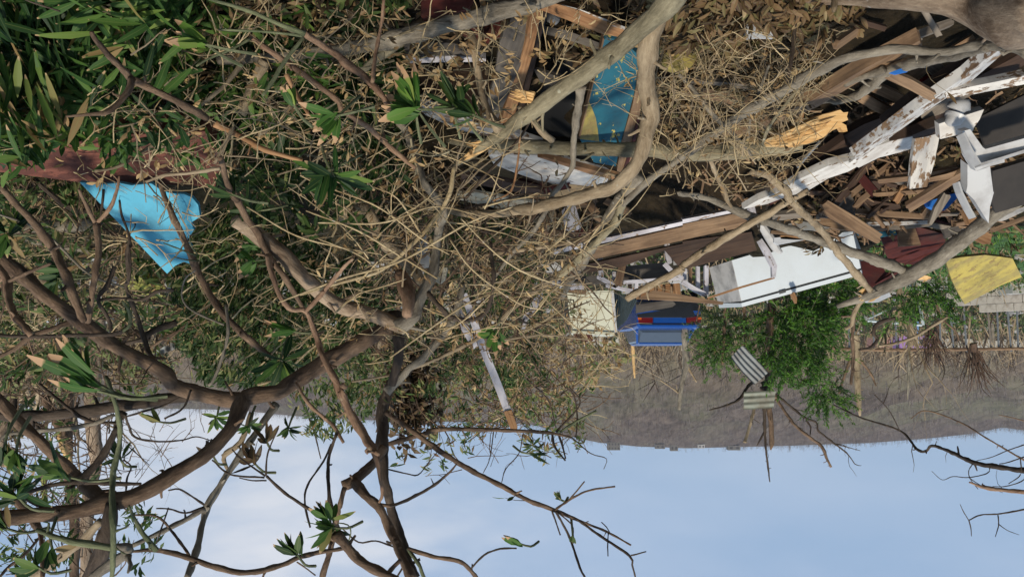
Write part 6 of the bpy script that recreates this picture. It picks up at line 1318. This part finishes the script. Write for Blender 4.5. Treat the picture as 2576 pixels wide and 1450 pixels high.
brush('dark_twigs', 'bark_brown', [
 ([(880, 380), (1180, 430), (1230, 540), (1500, 560), (1450, 700), (1280, 880), (880, 840)], 170, 3.3, 4.6, 170, 3, 320, 60),
 ([(-60, 420), (440, 560), (440, 1000), (-60, 1000)], 260, 3.4, 6.0, 150, 2.4, 250, 60),
 ([(900, 860), (1460, 860), (1480, 1080), (960, 1080)], 240, 3.8, 6.5, 120, 1.8, 280, 60),
 ([(-60, 1000), (260, 1010), (330, 1200), (300, 1450), (-60, 1450)], 160, 3.2, 6.5, 130, 1.8, 260, 60),
 ([(980, 1050), (1450, 1050), (1500, 1150), (1100, 1200)], 60, 3.6, 4.4, 100, 1.2, 250, 40),
 ([(260, 1040), (520, 1080), (420, 1250), (280, 1240)], 24, 3.2, 4.4, 90, 1.0, 250, 50)])
brush('olive_twigs', 'bark_olive', [
 ([(1640, 60), (2100, 60), (2000, 320), (1700, 300)], 260, 0, 0, 110, 2.2, 290, 60),
 ([(500, 0), (1300, 0), (1200, 380), (560, 420)], 110, 2.8, 3.6, 150, 2.6, 40, 60),
 ([(1240, 500), (1480, 560), (1440, 800), (1240, 700)], 80, 4.2, 5.6, 120, 1.8, 280, 60)])
brush('wood_splinters', 'wood_brown', [([(1880, 320), (2500, 180), (2640, 400), (2500, 620), (2250, 640), (1900, 540), (1700, 480)], 420, 0, 0, 60, 4.5, 20, 80)])
def valley(nm, mat, n, d0, d1, h0, h1, seed):
    mb = MB(); V = []; Qd = []; k = 0
    for _ in range(n):
        d = math.sqrt(random.uniform(d0*d0, d1*d1)); x = random.uniform(-1, 1)*d*.8; h = random.uniform(h0, h1)*random.uniform(.5, 1); z = gz(x, d); w_ = h*random.uniform(.012, .03)
        segs = [((0, 0, -.1), (random.uniform(-.45, .45)*h, 0, h), w_*.8)]
        for b in range(random.randint(4, 9)):
            z0 = h*random.uniform(.15, .9); a = random.uniform(-1, 1); segs.append(((segs[0][1][0]*z0/h, 0, z0), (a*h*.4, random.uniform(-.3, .3)*h, z0+h*random.uniform(-.05, .35)), w_*.5))
        for a, b, ww in segs:
            V += [(x+a[0]-ww, d+a[1], z+a[2]), (x+a[0]+ww, d+a[1]+ww, z+a[2]), (x+b[0]+ww*.3, d+b[1], z+b[2]), (x+b[0]-ww*.3, d+b[1], z+b[2])]; Qd.append((k, k+1, k+2, k+3)); k += 4
    mb.add(V, V, Qd); return kind(mb.build(nm, mat), 'stuff')
valley('valley_brush', 'bark_tan', 2600, 30, 160, .8, 3.6, 1); valley('valley_brush', 'bark_dark', 3200, 30, 170, .8, 4.4, 2); valley('valley_brush', 'leaf_mid', 700, 24, 120, .5, 2.2, 3)
# far ground cover and scattered rubble
mb = MB()
for _ in range(5200):
    d = random.uniform(10, 70)**1.0; x = random.uniform(-1, 1)*d*.95; h = random.uniform(.1, .5)*(1+d*.012); z = gz(x, d); D = RNG.normal(0, .5, 3); D[2] = 1; D /= np.linalg.norm(D); p = np.array([x, d, z]); tube(mb, [p, p+D*h*.5, p+D*h+RNG.normal(0, .05, 3)], [.012+d*.0003, .01, .004], 3, smooth=False)
kind(mb.build('scrub', 'bark_tan'), 'stuff')
mb = MB(); n = 26000; d = RNG.uniform(9, 60, n); p = np.stack([RNG.uniform(-.95, .95, n)*d, d, np.zeros(n)], 1); p[:, 2] = [gz(a, b)+random.uniform(0, .25) for a, b in p[:, :2]]
leaves(mb, p, RNG.normal(0, 1, (n, 3)), .10+d*.003, .04+d*.001, simple=True); kind(mb.build('ground_cover', 'leaf_mid'), 'stuff')
mb = MB()
for _ in range(420):
    d = random.uniform(12, 60); x = random.uniform(-.9, .9)*d; s_ = random.uniform(.1, .6); box3(mb, (x, d, gz(x, d)), (s_, s_*random.uniform(.2, .8), random.uniform(.04, .3)), random.random()*3)
kind(mb.build('rubble', 'concrete_pale'), 'stuff')

# the valley air
mb = MB(); box3(mb, (0, 650, -2.0), (2600, 1320, 75)); hz = mb.build('haze', 'soil'); hz['kind'] = 'stuff'
m = bpy.data.materials.new('air'); m.use_nodes = True; m.node_tree.nodes.clear(); o = m.node_tree.nodes.new('ShaderNodeOutputMaterial'); pv = m.node_tree.nodes.new('ShaderNodeVolumePrincipled')
pv.inputs['Density'].default_value = .0004; pv.inputs['Color'].default_value = (.9, .92, .98, 1); pv.inputs['Anisotropy'].default_value = .2; m.node_tree.links.new(pv.outputs[0], o.inputs['Volume']); hz.data.materials.clear(); hz.data.materials.append(m)
